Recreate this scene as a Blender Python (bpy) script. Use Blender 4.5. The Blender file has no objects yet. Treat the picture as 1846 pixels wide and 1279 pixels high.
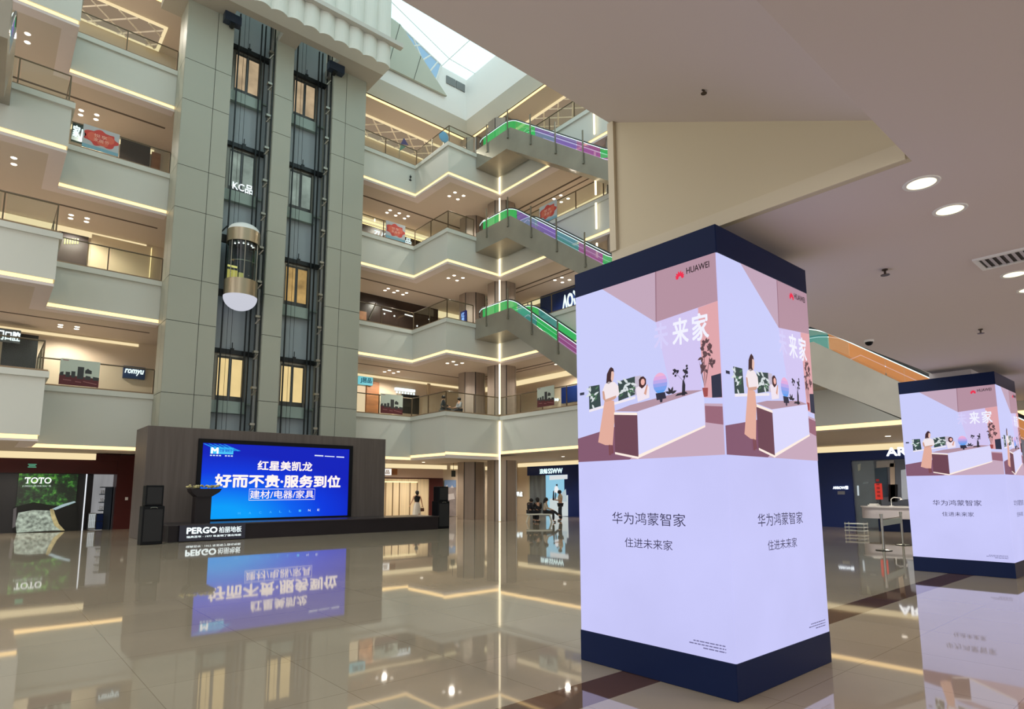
import bpy, bmesh, math, random
from math import sin, cos, tan, pi, radians as RAD, atan2, hypot
from mathutils import Vector, Matrix
random.seed(7)
S = bpy.context.scene
COL = S.collection

# ------------------------------------------------------------------ camera
EYE = 1.6
FPX, PCX, PCY = 1107.07, 923.0, 739.86
YAW, PIT, ROL = RAD(49.164), RAD(7.5387), RAD(0.16647)
_f = Vector((cos(PIT)*cos(YAW), cos(PIT)*sin(YAW), sin(PIT)))
_r0 = Vector((sin(YAW), -cos(YAW), 0)); _d0 = _f.cross(_r0)
_r = _r0*cos(ROL) + _d0*sin(ROL); _d = _d0*cos(ROL) - _r0*sin(ROL)
cam_d = bpy.data.cameras.new('camera'); cam = bpy.data.objects.new('camera', cam_d); COL.objects.link(cam)
cam.matrix_world = Matrix(((_r.x, -_d.x, -_f.x, 0), (_r.y, -_d.y, -_f.y, 0), (_r.z, -_d.z, -_f.z, EYE), (0, 0, 0, 1)))
cam_d.sensor_fit = 'HORIZONTAL'; cam_d.sensor_width = 36; cam_d.lens = FPX*36/1846
cam_d.shift_y = (PCY-639.5)/1846; cam_d.clip_start = 0.05; cam_d.clip_end = 300
S.camera = cam

def at(ax, val, x, y):
    """the surveyed point of plane axis=val that the photograph shows at x, y"""
    d = _r*((x-PCX)/FPX) + _d*((y-PCY)/FPX) + _f
    o = Vector((0, 0, EYE)); t = (val-o[ax])/d[ax]
    return o + d*t

# ------------------------------------------------------------------ world, light, exposure
W = bpy.data.worlds.new('world'); S.world = W; W.use_nodes = True
bg = W.node_tree.nodes['Background']; bg.inputs[0].default_value = (1.0, 0.965, 0.93, 1); bg.inputs[1].default_value = 1.55
S.view_settings.view_transform = 'Standard'; S.view_settings.look = 'None'
S.view_settings.exposure = 0.0; S.view_settings.gamma = 1.0; S.view_settings.use_curve_mapping = False
SKY_STRENGTH = 1.45
LED_STRENGTH = 2.0
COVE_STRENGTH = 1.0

# ------------------------------------------------------------------ materials
def lin(c):
    return tuple(((v/255)/12.92 if v/255 <= 0.04045 else ((v/255+0.055)/1.055)**2.4) for v in c)
MATS = {}
def mat(name, rgb, rough=0.5, metal=0.0, emit=0.0, noise=0.0, nscale=4.0, spec=0.5, stretch=None, coat=0.0):
    if name in MATS: return MATS[name]
    m = bpy.data.materials.new(name); m.use_nodes = True; nt = m.node_tree; b = nt.nodes['Principled BSDF']
    c = lin(rgb)
    b.inputs['Base Color'].default_value = (*c, 1); b.inputs['Roughness'].default_value = rough
    b.inputs['Metallic'].default_value = metal; b.inputs['Specular IOR Level'].default_value = spec
    b.inputs['Coat Weight'].default_value = coat
    if emit:
        b.inputs['Emission Color'].default_value = (*c, 1); b.inputs['Emission Strength'].default_value = emit
        b.inputs['Base Color'].default_value = (0.02, 0.02, 0.02, 1); b.inputs['Specular IOR Level'].default_value = 0.1
    if noise:
        tc = nt.nodes.new('ShaderNodeTexCoord'); mp = nt.nodes.new('ShaderNodeMapping')
        if stretch: mp.inputs['Scale'].default_value = stretch
        n = nt.nodes.new('ShaderNodeTexNoise'); n.inputs['Scale'].default_value = nscale; n.inputs['Detail'].default_value = 4
        r = nt.nodes.new('ShaderNodeValToRGB')
        r.color_ramp.elements[0].position = 0.3; r.color_ramp.elements[1].position = 0.7
        r.color_ramp.elements[0].color = (*[v*(1-noise) for v in c], 1); r.color_ramp.elements[1].color = (*[min(1, v*(1+noise)) for v in c], 1)
        nt.links.new(tc.outputs['Object'], mp.inputs[0]); nt.links.new(mp.outputs[0], n.inputs['Vector'])
        nt.links.new(n.outputs['Fac'], r.inputs[0])
        nt.links.new(r.outputs[0], b.inputs['Emission Color' if emit else 'Base Color'])
    MATS[name] = m; return m
def glow(rgb, s=1.0):
    return mat('light_%d_%d_%d_%g' % (*rgb, s), rgb, emit=s)
def glass(name, rgb=(225, 240, 235), refl=0.12, tint=0.93, rough=0.02):
    """thin architectural glass: mostly see-through, a little mirror"""
    if name in MATS: return MATS[name]
    m = bpy.data.materials.new(name); m.use_nodes = True; nt = m.node_tree
    nt.nodes.remove(nt.nodes['Principled BSDF']); out = nt.nodes['Material Output']
    t = nt.nodes.new('ShaderNodeBsdfTransparent'); t.inputs[0].default_value = (*[v*tint for v in lin(rgb)], 1)
    g = nt.nodes.new('ShaderNodeBsdfGlossy'); g.inputs['Roughness'].default_value = rough
    fr = nt.nodes.new('ShaderNodeFresnel'); fr.inputs[0].default_value = 1.45
    mx = nt.nodes.new('ShaderNodeMixShader')
    ad = nt.nodes.new('ShaderNodeMath'); ad.operation = 'MULTIPLY'; ad.inputs[1].default_value = refl/0.12
    ge = nt.nodes.new('ShaderNodeNewGeometry'); fb = nt.nodes.new('ShaderNodeMath'); fb.operation = 'SUBTRACT'; fb.inputs[0].default_value = 1
    nt.links.new(ge.outputs['Backfacing'], fb.inputs[1]); m2 = nt.nodes.new('ShaderNodeMath'); m2.operation = 'MULTIPLY'
    nt.links.new(fr.outputs[0], ad.inputs[0]); nt.links.new(ad.outputs[0], m2.inputs[0]); nt.links.new(fb.outputs[0], m2.inputs[1]); nt.links.new(m2.outputs[0], mx.inputs[0])
    nt.links.new(t.outputs[0], mx.inputs[1]); nt.links.new(g.outputs[0], mx.inputs[2]); nt.links.new(mx.outputs[0], out.inputs[0])
    MATS[name] = m; return m
def lit_glass(name, rgb, s=0.5, clear=0.5):
    """glass balustrade glowing with its coloured LED edge light"""
    if name in MATS: return MATS[name]
    m = bpy.data.materials.new(name); m.use_nodes = True; nt = m.node_tree
    nt.nodes.remove(nt.nodes['Principled BSDF']); out = nt.nodes['Material Output']
    t = nt.nodes.new('ShaderNodeBsdfTransparent'); t.inputs[0].default_value = (clear, clear, clear, 1)
    e = nt.nodes.new('ShaderNodeEmission'); e.inputs[0].default_value = (*lin(rgb), 1); e.inputs[1].default_value = s
    a = nt.nodes.new('ShaderNodeAddShader')
    nt.links.new(t.outputs[0], a.inputs[0]); nt.links.new(e.outputs[0], a.inputs[1]); nt.links.new(a.outputs[0], out.inputs[0])
    MATS[name] = m; return m

PLASTER = mat('white_plaster', (214, 212, 203), 0.75)
FASCIA = mat('painted_fascia', (206, 208, 200), 0.6, noise=0.02, nscale=0.4)
CEIL = mat('ceiling_paint', (218, 208, 206), 0.9)
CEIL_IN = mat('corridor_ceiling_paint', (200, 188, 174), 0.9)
SLOTM = mat('ceiling_slot_shadow_gap', (92, 80, 70), 0.9)
BROWNSTONE = mat('brown_stone_ledge', (140, 118, 92), 0.35, noise=0.12, nscale=3)
PANEL = mat('grey_green_tower_panel', (162, 165, 152), 0.45, noise=0.02, nscale=0.5)
JOINT = mat('dark_joint', (66, 70, 64), 0.8)
SHAFT = mat('shaft_wall_blue_grey', (158, 170, 176), 0.5, noise=0.05, nscale=0.6)
BLACKM = mat('black_satin', (12, 14, 18), 0.45, spec=0.15)
NAVY = mat('blue_black_gloss', (24, 36, 72), 0.2, spec=0.07)
DARKMETAL = mat('dark_metal', (42, 46, 48), 0.4, 0.6)
STEEL = mat('brushed_steel', (150, 148, 138), 0.32, 0.85, noise=0.06, nscale=2, stretch=(1, 1, 12))
TRUSS = mat('satin_steel_cladding', (158, 154, 142), 0.3, 0.45, noise=0.1, nscale=0.8)
BRASS = mat('bronze_steel', (170, 158, 136), 0.3, 0.9)
WOODGREY = mat('grey_wood_laminate', (92, 84, 80), 0.5, noise=0.14, nscale=1.2, stretch=(7, 7, 0.35), spec=0.25)
DECKM = mat('dark_wood_deck', (58, 52, 52), 0.3, noise=0.15, nscale=1.5, stretch=(0.4, 6, 6), spec=0.3)
COLWOOD = mat('bronze_column_panel', (152, 138, 126), 0.38, 0.2, noise=0.1, nscale=1.0, stretch=(8, 8, 0.2))
COLDARK = mat('dark_column_groove', (40, 34, 34), 0.5)
MAROON = mat('maroon_panel', (70, 30, 28), 0.4, spec=0.2, noise=0.1, nscale=1)
NAVYSHOP = mat('navy_shopfront', (20, 40, 98), 0.35, spec=0.2)
BEIGEWALL = mat('beige_wall', (206, 190, 166), 0.7)
CURTAIN = mat('cream_curtain', (226, 206, 168), 0.8, noise=0.14, nscale=1.2, stretch=(9, 9, 0.15))
WHITEM = mat('white_paint', (232, 232, 228), 0.5)
SKIN = mat('skin', (206, 160, 130), 0.6)
HAIR = mat('dark_hair', (24, 20, 20), 0.6)
GLASS = glass('railing_glass', (249, 253, 251), refl=.1, tint=.99)
STRIP = glow((255, 216, 150), LED_STRENGTH)
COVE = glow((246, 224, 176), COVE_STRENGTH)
WHITELED = glow((250, 248, 245), 2.0)
SIGNW = glow((235, 248, 250), 1.3)

# ------------------------------------------------------------------ mesh helpers
class MB:
    def __init__(s): s.bm = bmesh.new()
    def face(s, pts):
        vs = [s.bm.verts.new(p) for p in pts]; s.bm.faces.new(vs); return s
    def box(s, x0, y0, z0, x1, y1, z1, bev=0.0):
        if x0 > x1: x0, x1 = x1, x0
        if y0 > y1: y0, y1 = y1, y0
        if z0 > z1: z0, z1 = z1, z0
        v = [s.bm.verts.new(p) for p in ((x0,y0,z0),(x1,y0,z0),(x1,y1,z0),(x0,y1,z0),(x0,y0,z1),(x1,y0,z1),(x1,y1,z1),(x0,y1,z1))]
        fs = [s.bm.faces.new([v[i] for i in q]) for q in ((0,3,2,1),(4,5,6,7),(0,1,5,4),(1,2,6,5),(2,3,7,6),(3,0,4,7))]
        if bev:
            es = list({e for f in fs for e in f.edges})
            bmesh.ops.bevel(s.bm, geom=es, offset=bev, segments=2, affect='EDGES', profile=0.5)
        return s
    def prism(s, poly, d0, d1, axis='z'):
        """polygon extruded; axis z: (x,y) pts, x: (y,z) pts, y: (x,z) pts"""
        def mk(p, d):
            return {'z': (p[0], p[1], d), 'x': (d, p[0], p[1]), 'y': (p[0], d, p[1])}[axis]
        a = [s.bm.verts.new(mk(p, d0)) for p in poly]; b = [s.bm.verts.new(mk(p, d1)) for p in poly]
        n = len(poly); s.bm.faces.new(a[::-1]); s.bm.faces.new(b)
        for i in range(n): s.bm.faces.new((a[i], a[(i+1) % n], b[(i+1) % n], b[i]))
        return s
    def tube(s, pts, r, n=8, close=False):
        pts = [Vector(p) for p in pts]; rings = []
        for i, p in enumerate(pts):
            if close: t = pts[(i+1) % len(pts)]-pts[i-1]
            else: t = pts[min(i+1, len(pts)-1)]-pts[max(i-1, 0)]
            t.normalize(); u = t.cross(Vector((0, 0, 1)))
            if u.length < 1e-3: u = t.cross(Vector((1, 0, 0)))
            u.normalize(); w = t.cross(u)
            rr = r[i] if isinstance(r, (list, tuple)) else r
            rings.append([s.bm.verts.new(p+(u*cos(2*pi*k/n)+w*sin(2*pi*k/n))*rr) for k in range(n)])
        m = len(rings)
        for i in range(m if close else m-1):
            a, b = rings[i], rings[(i+1) % m]
            for k in range(n): s.bm.faces.new((a[k], a[(k+1) % n], b[(k+1) % n], b[k]))
        if not close: s.bm.faces.new(rings[0][::-1]); s.bm.faces.new(rings[-1])
        return s
    def lathe(s, cx, cy, prof, n=32, a0=0.0, a1=2*pi):
        full = abs(a1-a0-2*pi) < 1e-6; k = n if full else n+1; rings = []
        for r, z in prof:
            if r < 1e-5: rings.append([s.bm.verts.new((cx, cy, z))])
            else: rings.append([s.bm.verts.new((cx+r*cos(a0+(a1-a0)*i/n), cy+r*sin(a0+(a1-a0)*i/n), z)) for i in range(k)])
        for a, b in zip(rings, rings[1:]):
            for i in range(n):
                j = (i+1) % k
                q = [a[i % len(a)], a[j % len(a)], b[j % len(b)], b[i % len(b)]]; q = list(dict.fromkeys(q))
                if len(q) > 2: s.bm.faces.new(q)
        return s
    def ball(s, c, r, sc=(1, 1, 1), n=12):
        bmesh.ops.create_uvsphere(s.bm, u_segments=n, v_segments=max(6, n*2//3), radius=r, matrix=Matrix.Translation(c) @ Matrix.Diagonal((*sc, 1)))
        return s
    def done(s, name, m, parent=None, smooth=False, kind=None, label=None):
        bmesh.ops.recalc_face_normals(s.bm, faces=s.bm.faces[:])
        me = bpy.data.meshes.new(name); s.bm.to_mesh(me); s.bm.free()
        if m: me.materials.append(m)
        if smooth:
            me.polygons.foreach_set('use_smooth', [True]*len(me.polygons))
            me.set_sharp_from_angle(angle=RAD(38))
        o = bpy.data.objects.new(name, me); COL.objects.link(o)
        if parent:
            o.parent = parent
            o.matrix_parent_inverse = Matrix.Translation(-parent.location) if parent.type == 'EMPTY' else Matrix.Identity(4)
        if kind: o['kind'] = kind
        if label: o['label'] = label
        return o
# every mesh is built in world coordinates; Empties sit at a thing's base
def thing(name, label, cat, loc=(0, 0, 0), group=None):
    o = bpy.data.objects.new(name, None); COL.objects.link(o); o.location = loc; o.empty_display_size = 0.2
    o['label'] = label; o['category'] = cat; o['kind'] = 'thing'
    if group: o['group'] = group
    return o
def tag(o, label, cat, group=None):
    o['label'] = label; o['category'] = cat; o['kind'] = 'thing'
    if group: o['group'] = group
    return o
def struct(o, label=None):
    o['kind'] = 'structure'
    if label: o['label'] = label
    return o
def B(x0, y0, z0, x1, y1, z1, name, m, parent=None, bev=0.0, **k):
    return MB().box(x0, y0, z0, x1, y1, z1, bev).done(name, m, parent, **k)

_text_cache = {}
def text(body, name, m, origin, right, up, w=None, h=None, parent=None, bold=0.0, depth=0.004, shear=0.0, spacing=1.0, align='L', vstretch=None):
    """lettering standing on the plane (right, up) at origin, fitted to height h and/or width w"""
    c = bpy.data.curves.new('lettering', 'FONT'); c.body = body; c.size = 1; c.offset = 0; c.shear = shear
    c.space_character = spacing; c.extrude = 0.0; c.resolution_u = 3
    t = bpy.data.objects.new('lettering', c); COL.objects.link(t)
    dg = bpy.context.evaluated_depsgraph_get(); dg.update()
    me = bpy.data.meshes.new_from_object(t.evaluated_get(dg))
    bpy.data.objects.remove(t); bpy.data.curves.remove(c)
    xs = [v.co.x for v in me.vertices]; ys = [v.co.y for v in me.vertices]
    x0, x1, y0, y1 = min(xs), max(xs), min(ys), max(ys)
    sy = h/(y1-y0) if h else w/(x1-x0); sx = w/(x1-x0) if w else sy
    right = Vector(right); up = Vector(up); n = right.cross(up); o = Vector(origin)
    off = {'L': 0, 'C': -(x1-x0)*sx/2, 'R': -(x1-x0)*sx}[align]
    bm = bmesh.new(); bm.from_mesh(me); bpy.data.meshes.remove(me)
    for v in bm.verts:
        v.co = o+right*((v.co.x-x0)*sx+off)+up*((v.co.y-y0)*sy)
    if bold:
        src = bm.copy(); e = bold*min(1.0, 1.0)*sy*0.9
        tmp = bpy.data.meshes.new('tmp')
        for k, (a, b) in enumerate(((1, 0.5), (-1, -0.5), (0.5, -1), (-0.5, 1))):
            c2 = src.copy()
            for v in c2.verts: v.co += right*a*e+up*b*e+n*(0.0004*(k+1) if depth == 0 else 0.0003*(k+1))
            c2.to_mesh(tmp); bm.from_mesh(tmp); c2.free()
        src.free(); bpy.data.meshes.remove(tmp)
    if depth:
        g = bmesh.ops.extrude_face_region(bm, geom=bm.faces[:])
        for v in g['geom']:
            if isinstance(v, bmesh.types.BMVert): v.co += n*depth
    mb = MB(); mb.bm.free(); mb.bm = bm
    o = mb.done(name, m, parent)
    if name == 'small_print': o['kind'] = 'stuff'
    return o
RX, RY, UZ = Vector((1, 0, 0)), Vector((0, -1, 0)), Vector((0, 0, 1))   # reading directions of walls facing -Y and -X

# ================================================================== LARGE STRUCTURE
LV = [5.55, 10.42, 15.29, 20.16, 25.03]           # upper floor levels
CAP = [5.70, 10.57, 15.45, 20.33]                 # parapet tops
CEILZ = [3.3, 8.62, 13.5, 18.38, 23.55]           # ceilings below each level

# ---- floor: polished beige stone with joints and a brown border band
def floor_material():
    m = bpy.data.materials.new('polished_floor_tile'); m.use_nodes = True; nt = m.node_tree; b = nt.nodes['Principled BSDF']
    N = nt.nodes.new; L = nt.links.new
    g = N('ShaderNodeNewGeometry'); sp = N('ShaderNodeSeparateXYZ'); L(g.outputs['Position'], sp.inputs[0])
    br = N('ShaderNodeTexBrick'); br.offset = 0; br.inputs['Scale'].default_value = 1; br.inputs['Brick Width'].default_value = 1.2; br.inputs['Row Height'].default_value = 1.2
    br.inputs['Mortar Size'].default_value = 0.004; br.inputs['Color1'].default_value = (*lin((178, 165, 144)), 1); br.inputs['Color2'].default_value = (*lin((173, 160, 139)), 1)
    br.inputs['Mortar'].default_value = (*lin((150, 134, 112)), 1)
    L(g.outputs['Position'], br.inputs['Vector'])
    n = N('ShaderNodeTexNoise'); n.inputs['Scale'].default_value = 0.7; n.inputs['Detail'].default_value = 5; L(g.outputs['Position'], n.inputs['Vector'])
    mx = N('ShaderNodeMix'); mx.data_type = 'RGBA'; mx.blend_type = 'MULTIPLY'; mx.inputs[0].default_value = 0.25
    L(br.outputs['Color'], mx.inputs[6]); L(n.outputs['Fac'], mx.inputs[7])
    def band(out, a, c):
        lo = N('ShaderNodeMath'); lo.operation = 'GREATER_THAN'; lo.inputs[1].default_value = a; L(out, lo.inputs[0])
        hi = N('ShaderNodeMath'); hi.operation = 'LESS_THAN'; hi.inputs[1].default_value = c; L(out, hi.inputs[0])
        mm = N('ShaderNodeMath'); mm.operation = 'MULTIPLY'; L(lo.outputs[0], mm.inputs[0]); L(hi.outputs[0], mm.inputs[1]); return mm
    k = band(sp.outputs['Y'], 3.31, 3.72)
    m2 = N('ShaderNodeMix'); m2.data_type = 'RGBA'; L(k.outputs[0], m2.inputs[0]); L(mx.outputs[2], m2.inputs[6]); m2.inputs[7].default_value = (*lin((92, 66, 54)), 1)
    L(m2.outputs[2], b.inputs['Base Color'])
    bn = N('ShaderNodeTexNoise'); bn.inputs['Scale'].default_value = 1.1; bn.inputs['Detail'].default_value = 1.5; L(g.outputs['Position'], bn.inputs['Vector'])
    bp = N('ShaderNodeBump'); bp.inputs['Strength'].default_value = 0.012; bp.inputs['Distance'].default_value = 0.05; L(bn.outputs['Fac'], bp.inputs['Height']); L(bp.outputs['Normal'], b.inputs['Normal'])
    b.inputs['Roughness'].default_value = 0.035; b.inputs['IOR'].default_value = 1.75
    return m
struct(MB().face(((-14, -10, 0), (40, -10, 0), (40, 40, 0), (-14, 40, 0))).done('floor', floor_material()))

# ---- low ceiling over the camera, its sloping soffit and the wall that closes the slope
NZ = 4.0
struct(MB().prism([(-14, -10), (40, -10), (40, 3.8), (5.0, 3.8), (5.0, 1.28), (-14, 1.28)], NZ, NZ+0.32).done('ceiling', CEIL))
struct(MB().prism([(1.281, NZ+0.3), (4.07, 5.64), (4.07, 6.9), (1.281, 6.9)], -14, 4.94, 'x').done('ceiling_slope', CEIL))
struct(MB().prism([(1.281, NZ), (4.07, NZ), (4.07, 6.9), (1.281, 6.9)], 4.94, 4.998, 'x').done('wall_gable', mat('cream_wall_paint', (206, 196, 170), 0.85)))
struct(B(4.92, 1.3, NZ-0.004, 4.939, 4.05, NZ+0.13, 'trim_1', mat('cream_trim_paint', (212, 203, 180), 0.8)))
struct(B(4.90, 3.98, NZ+0.131, 4.939, 4.06, 5.6, 'trim_2', mat('cream_trim_paint', (212, 203, 180), 0.8)))

# ---- back walls behind the galleries
WY, WXU, WXL = 33.0, 25.5, 29.0
struct(B(-9, WY, 0, 31, WY+0.3, 3.3+0.4, 'wall_back_ground', BEIGEWALL))
struct(B(-9, WY, 5.5, 28, WY+0.3, 28, 'wall_back', BEIGEWALL))
struct(B(WXL, -8, 0, WXL+0.3, WY, 4.2, 'wall_right_ground', BEIGEWALL))
struct(B(WXU, -8, 5.5, WXU+0.3, WY, 28, 'wall_right', BEIGEWALL))

# ---- gallery edges: parapet fascia, cap, brown ledge, LED strip; ceilings/floors behind
def offset(pts, d):
    """shift an open polyline to its right by d (mitred)"""
    out = []
    for i, p in enumerate(pts):
        ns = []
        for a, b in ((i-1, i), (i, i+1)):
            if a >= 0 and b < len(pts):
                dx, dy = pts[b][0]-pts[a][0], pts[b][1]-pts[a][1]; l = hypot(dx, dy); ns.append((dy/l, -dx/l))
        if len(ns) == 1: n = ns[0]
        else:
            sx, sy = ns[0][0]+ns[1][0], ns[0][1]+ns[1][1]; q = 2/(sx*sx+sy*sy)*1.0
            n = (sx*q, sy*q)
        out.append((p[0]+n[0]*d, p[1]+n[1]*d))
    return out
def ribbon(mb, pts, d0, d1, z0, z1):
    """wall along the polyline between offsets d0 > d1; z0, z1 numbers or one per segment"""
    a, b = offset(pts, d0), offset(pts, d1)
    for i in range(len(pts)-1):
        q0 = z0[i] if isinstance(z0, (list, tuple)) else z0; q1 = z1[i] if isinstance(z1, (list, tuple)) else z1
        mb.prism([a[i], a[i+1], b[i+1], b[i]], q0, q1)
    return mb
LEFT = [(-9, 25.6), (1.42, 25.6), (1.42, 28.9), (5.22, 28.9)]
RIGHT = [(13.73, 28.9), (17.66, 28.9), (17.66, 25.6), (21.25, 25.6), (21.25, -6)]
ZB = [8.85, 13.74, 18.62]
trim_n = 3
ORD = ['second', 'third', 'fourth', 'fifth']
for k in range(4):
    for side, path in (('left', LEFT), ('right', RIGHT)):
        if k == 0: zb = [3.5, 3.5, 3.42] if side == 'left' else [3.45, 3.55, 3.6, 3.74]
        else: zb = [ZB[k-1]]*(len(path)-1)
        f = ribbon(MB(), path, 0, -0.2, zb, CAP[k]-0.27).done('trim_%d' % trim_n, FASCIA)
        struct(f, 'white parapet wall of the %s gallery, %s of the lift tower' % (ORD[k], side)); trim_n += 1
        ribbon(MB(), path, 0.09, -0.24, CAP[k]-0.27, CAP[k]-0.06).done('cap', FASCIA, f)
        ribbon(MB(), path, 0.05, -0.26, CAP[k]-0.06, CAP[k]).done('ledge', BROWNSTONE, f)
        ribbon(MB(), path, -0.05, -0.14, [z-0.14 for z in zb], zb).done('light_strip', STRIP, f)
        lip = [z-0.14 for z in zb]
        cz = [3.3]*len(zb) if k == 0 else [CEILZ[k]]*len(zb)
        if k == 0 and side == 'right': cz[-1] = 3.6
        ribbon(MB(), path, -0.02, -0.5, [z-0.012 for z in cz], lip).done('lip', CEIL, f)
full = [(-9, 25.6), (1.42, 25.6), (1.42, 28.9), (17.66, 28.9), (17.66, 25.6), (21.25, 25.6), (21.25, -6)]
ins = offset(full, -0.2)
for k in range(4):
    if k == 0:
        poly = ins[:5]+[(21.05, 25.8), (21.45, 25.8), (21.45, WY), (-9, WY)]
        poly = ins[:5]+[(21.45, 25.8), (21.45, WY), (-9, WY)]
        struct(MB().prism(poly, 3.3, LV[0]).done('ceiling_2', CEIL_IN))
        struct(MB().prism([(21.45, -6), (WXL+0.3, -6), (WXL+0.3, WY), (21.45, WY)], 3.6, LV[0]).done('ceiling_3', CEIL_IN))
    else:
        poly = ins+[(WXU, -6), (WXU, WY), (-9, WY)]
        struct(MB().prism(poly, CEILZ[k], LV[k]).done('ceiling_%d' % (3+k), CEIL_IN))
# top ceiling, open over the atrium, with the sloping band below the roof light
poly = [(-9, 26.2), (0.82, 26.2), (0.82, 29.4), (18.0, 29.4), (18.0, 29.4), (21.75, 29.4), (21.75, -6), (WXU, -6), (WXU, WY), (-9, WY)]
poly = [(-9, 29.4), (21.75, 29.4), (21.75, -6), (WXU, -6), (WXU, WY), (-9, WY)]
struct(MB().prism(poly, 23.62, 24.2).done('ceiling_7', CEIL_IN))
UP = [(-9, 28.9), (21.25, 28.9), (21.25, -6)]
UP2 = offset(UP, -0.5)
bnd = MB()
for i in range(2):
    bnd.face([(*UP[i], 24.65), (*UP[i+1], 24.65), (*UP2[i+1], 23.85), (*UP2[i], 23.85)])
    bnd.face([(*UP2[i], 23.85), (*UP2[i+1], 23.85), (*UP2[i+1], 23.62), (*UP2[i], 23.62)])
cb = struct(bnd.done('trim_11', FASCIA), 'sloping cornice under the roof light')
ribbon(MB(), UP2, 0.02, 0.05, 23.62, 23.74).done('light_strip', STRIP, cb)
# roof upstands: white wall at the back with a gable, right wall, front and left walls
RW = mat('roof_wall_white', (238, 236, 233), 0.7)
struct(MB().prism([(-2.25, 24.65), (21.5, 24.65), (21.5, 27.4), (19.3, 27.45), (9.5, 31.2), (-2.25, 27.4)], 28.9, 29.1, 'y').done('wall_roof_back', RW))
struct(B(21.25, 4, 24.65, 21.45, 28.9, 27.4, 'wall_roof_right', RW))
struct(B(-2.45, 4, 24.65, -2.25, 28.9, 27.4, 'wall_roof_left', RW))
struct(MB().prism([(-2.25, 6.9), (21.25, 6.9), (21.25, 27.4), (19.3, 27.45), (9.5, 31.2), (-2.25, 27.4)], 3.85, 4.05, 'y').done('wall_front', RW))
# roof light glazing (daylight diffusing panes) and its white bars
SKY = glow((214, 244, 246), SKY_STRENGTH)
prof = [(21.3, 27.4), (19.3, 27.45), (9.5, 31.2), (-2.3, 27.4)]
sg = MB()
for (x0, z0), (x1, z1) in zip(prof, prof[1:]): sg.face([(x0, 4, z0), (x1, 4, z1), (x1, 28.95, z1), (x0, 28.95, z0)])
w1 = struct(sg.done('window_1', SKY), 'bright roof light glazing over the atrium')
bars = MB()
for y in range(8, 29, 4):
    for (x0, z0), (x1, z1) in zip(prof, prof[1:]): bars.tube([(x0, y, z0-0.05), (x1, y, z1-0.05)], 0.02, 6)
bars.tube([(19.3, 4, 27.38), (19.3, 28.9, 27.38)], 0.02, 6)
bars.done('window_frame', WHITEM, w1)
# ---- lift tower
TY, TB = 27.5, 28.6
PIERS = [(5.22, 7.13, 6.44), (9.05, 9.9, None), (11.92, 13.73, 12.62)]
ZJ = [0.0, 5.59, 8.58, 10.46, 13.45, 15.33, 18.32, 20.2, 23.0]
for i, (x0, x1, xs) in enumerate(PIERS):
    core = struct(B(x0+0.02, TY+0.02, 0, x1-0.02, 28.88, 23.0, 'wall_tower_%s' % ('left', 'middle', 'right')[i], JOINT),
                  'panelled grey pier of the lift tower')
    pm = MB(); cols = [(x0, x1)] if xs is None else [(x0, xs), (xs, x1)]
    for za, zb in zip(ZJ, ZJ[1:]):
        for a, b in cols: pm.box(a+0.012, TY, za+0.012, b-0.012, TY+0.04, zb-0.012)
        for xf in (x0, x1-0.04):
            pm.box(xf, TY+0.045, za+0.012, xf+0.04, 28.2, zb-0.012); pm.box(xf, 28.23, za+0.012, xf+0.04, 28.88, zb-0.012)
    pm.done('panel', PANEL, core)
struct(B(7.1, TB, 0, 9.1, TB+0.25, 26.5, 'wall_shaft_left', SHAFT)); struct(B(9.85, TB, 0, 11.95, TB+0.25, 26.5, 'wall_shaft_right', SHAFT))
# canopy slab and fluted drum wall above the tower
sl = MB().box(4.4, 25.75, 22.97, 14.1, 26.85, 23.3)
for x0, x1 in ((4.4, 7.0), (9.1, 9.95), (11.9, 14.1)): sl.box(x0, 26.85, 22.97, x1, 28.9, 23.3)
struct(sl.done('ceiling_tower', mat('canopy_underside', (176, 170, 158), 0.8)))
fl = [(14.08, 26.4), (4.4, 26.4)]
n = 13; wd = (14.08-4.4)/n
for i in range(n):
    for j in range(9):
        t = j/8; fl.append((4.4+wd*(i+t), 25.7-0.17*math.sin(pi*t)**0.8))
struct(MB().prism(fl, 22.94, 30.0).done('wall_fluted', mat('fluted_wall_white', (212, 212, 204), 0.7)))
struct(B(4.4, 25.3, 24.1, 14.6, 25.6, 24.32, 'trim_12', mat('ledge_grey', (190, 186, 178), 0.6)))

# ---- glowing bands painted for hidden cove light on shopfront tops, and ceiling shadow gaps
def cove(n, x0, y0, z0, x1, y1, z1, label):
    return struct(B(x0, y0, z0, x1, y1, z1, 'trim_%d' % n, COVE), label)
cove(20, -9, WY-0.05, 8.42, 5.2, WY-0.01, 8.54, 'thin warm glowing band in place of cove light, second gallery left')
cove(21, 13.8, WY-0.05, 8.42, 25.4, WY-0.01, 8.55, 'thin warm glowing band in place of cove light, second gallery back')
cove(22, -9, WY-0.05, 13.2, 5.2, WY-0.01, 13.46, 'warm glowing band in place of cove light, third gallery left')
cove(23, 13.8, WY-0.05, 13.0, 25.4, WY-0.01, 13.46, 'warm glowing band in place of cove light, third gallery back')
cove(24, -9, WY-0.05, 18.12, 5.2, WY-0.01, 18.34, 'warm glowing band in place of cove light, fourth gallery left')
cove(25, 13.8, WY-0.05, 17.95, 25.4, WY-0.01, 18.34, 'warm glowing band in place of cove light, fourth gallery back')
cove(26, WXU-0.05, -6, 8.27, WXU-0.01, 32.9, 8.58, 'warm glowing band in place of cove light, second gallery right')
cove(27, WXU-0.05, -6, 13.2, WXU-0.01, 32.9, 13.46, 'warm glowing band in place of cove light, third gallery right')
cove(28, WXU-0.05, -6, 18.1, WXU-0.01, 32.9, 18.34, 'warm glowing band in place of cove light, fourth gallery right')
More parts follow.
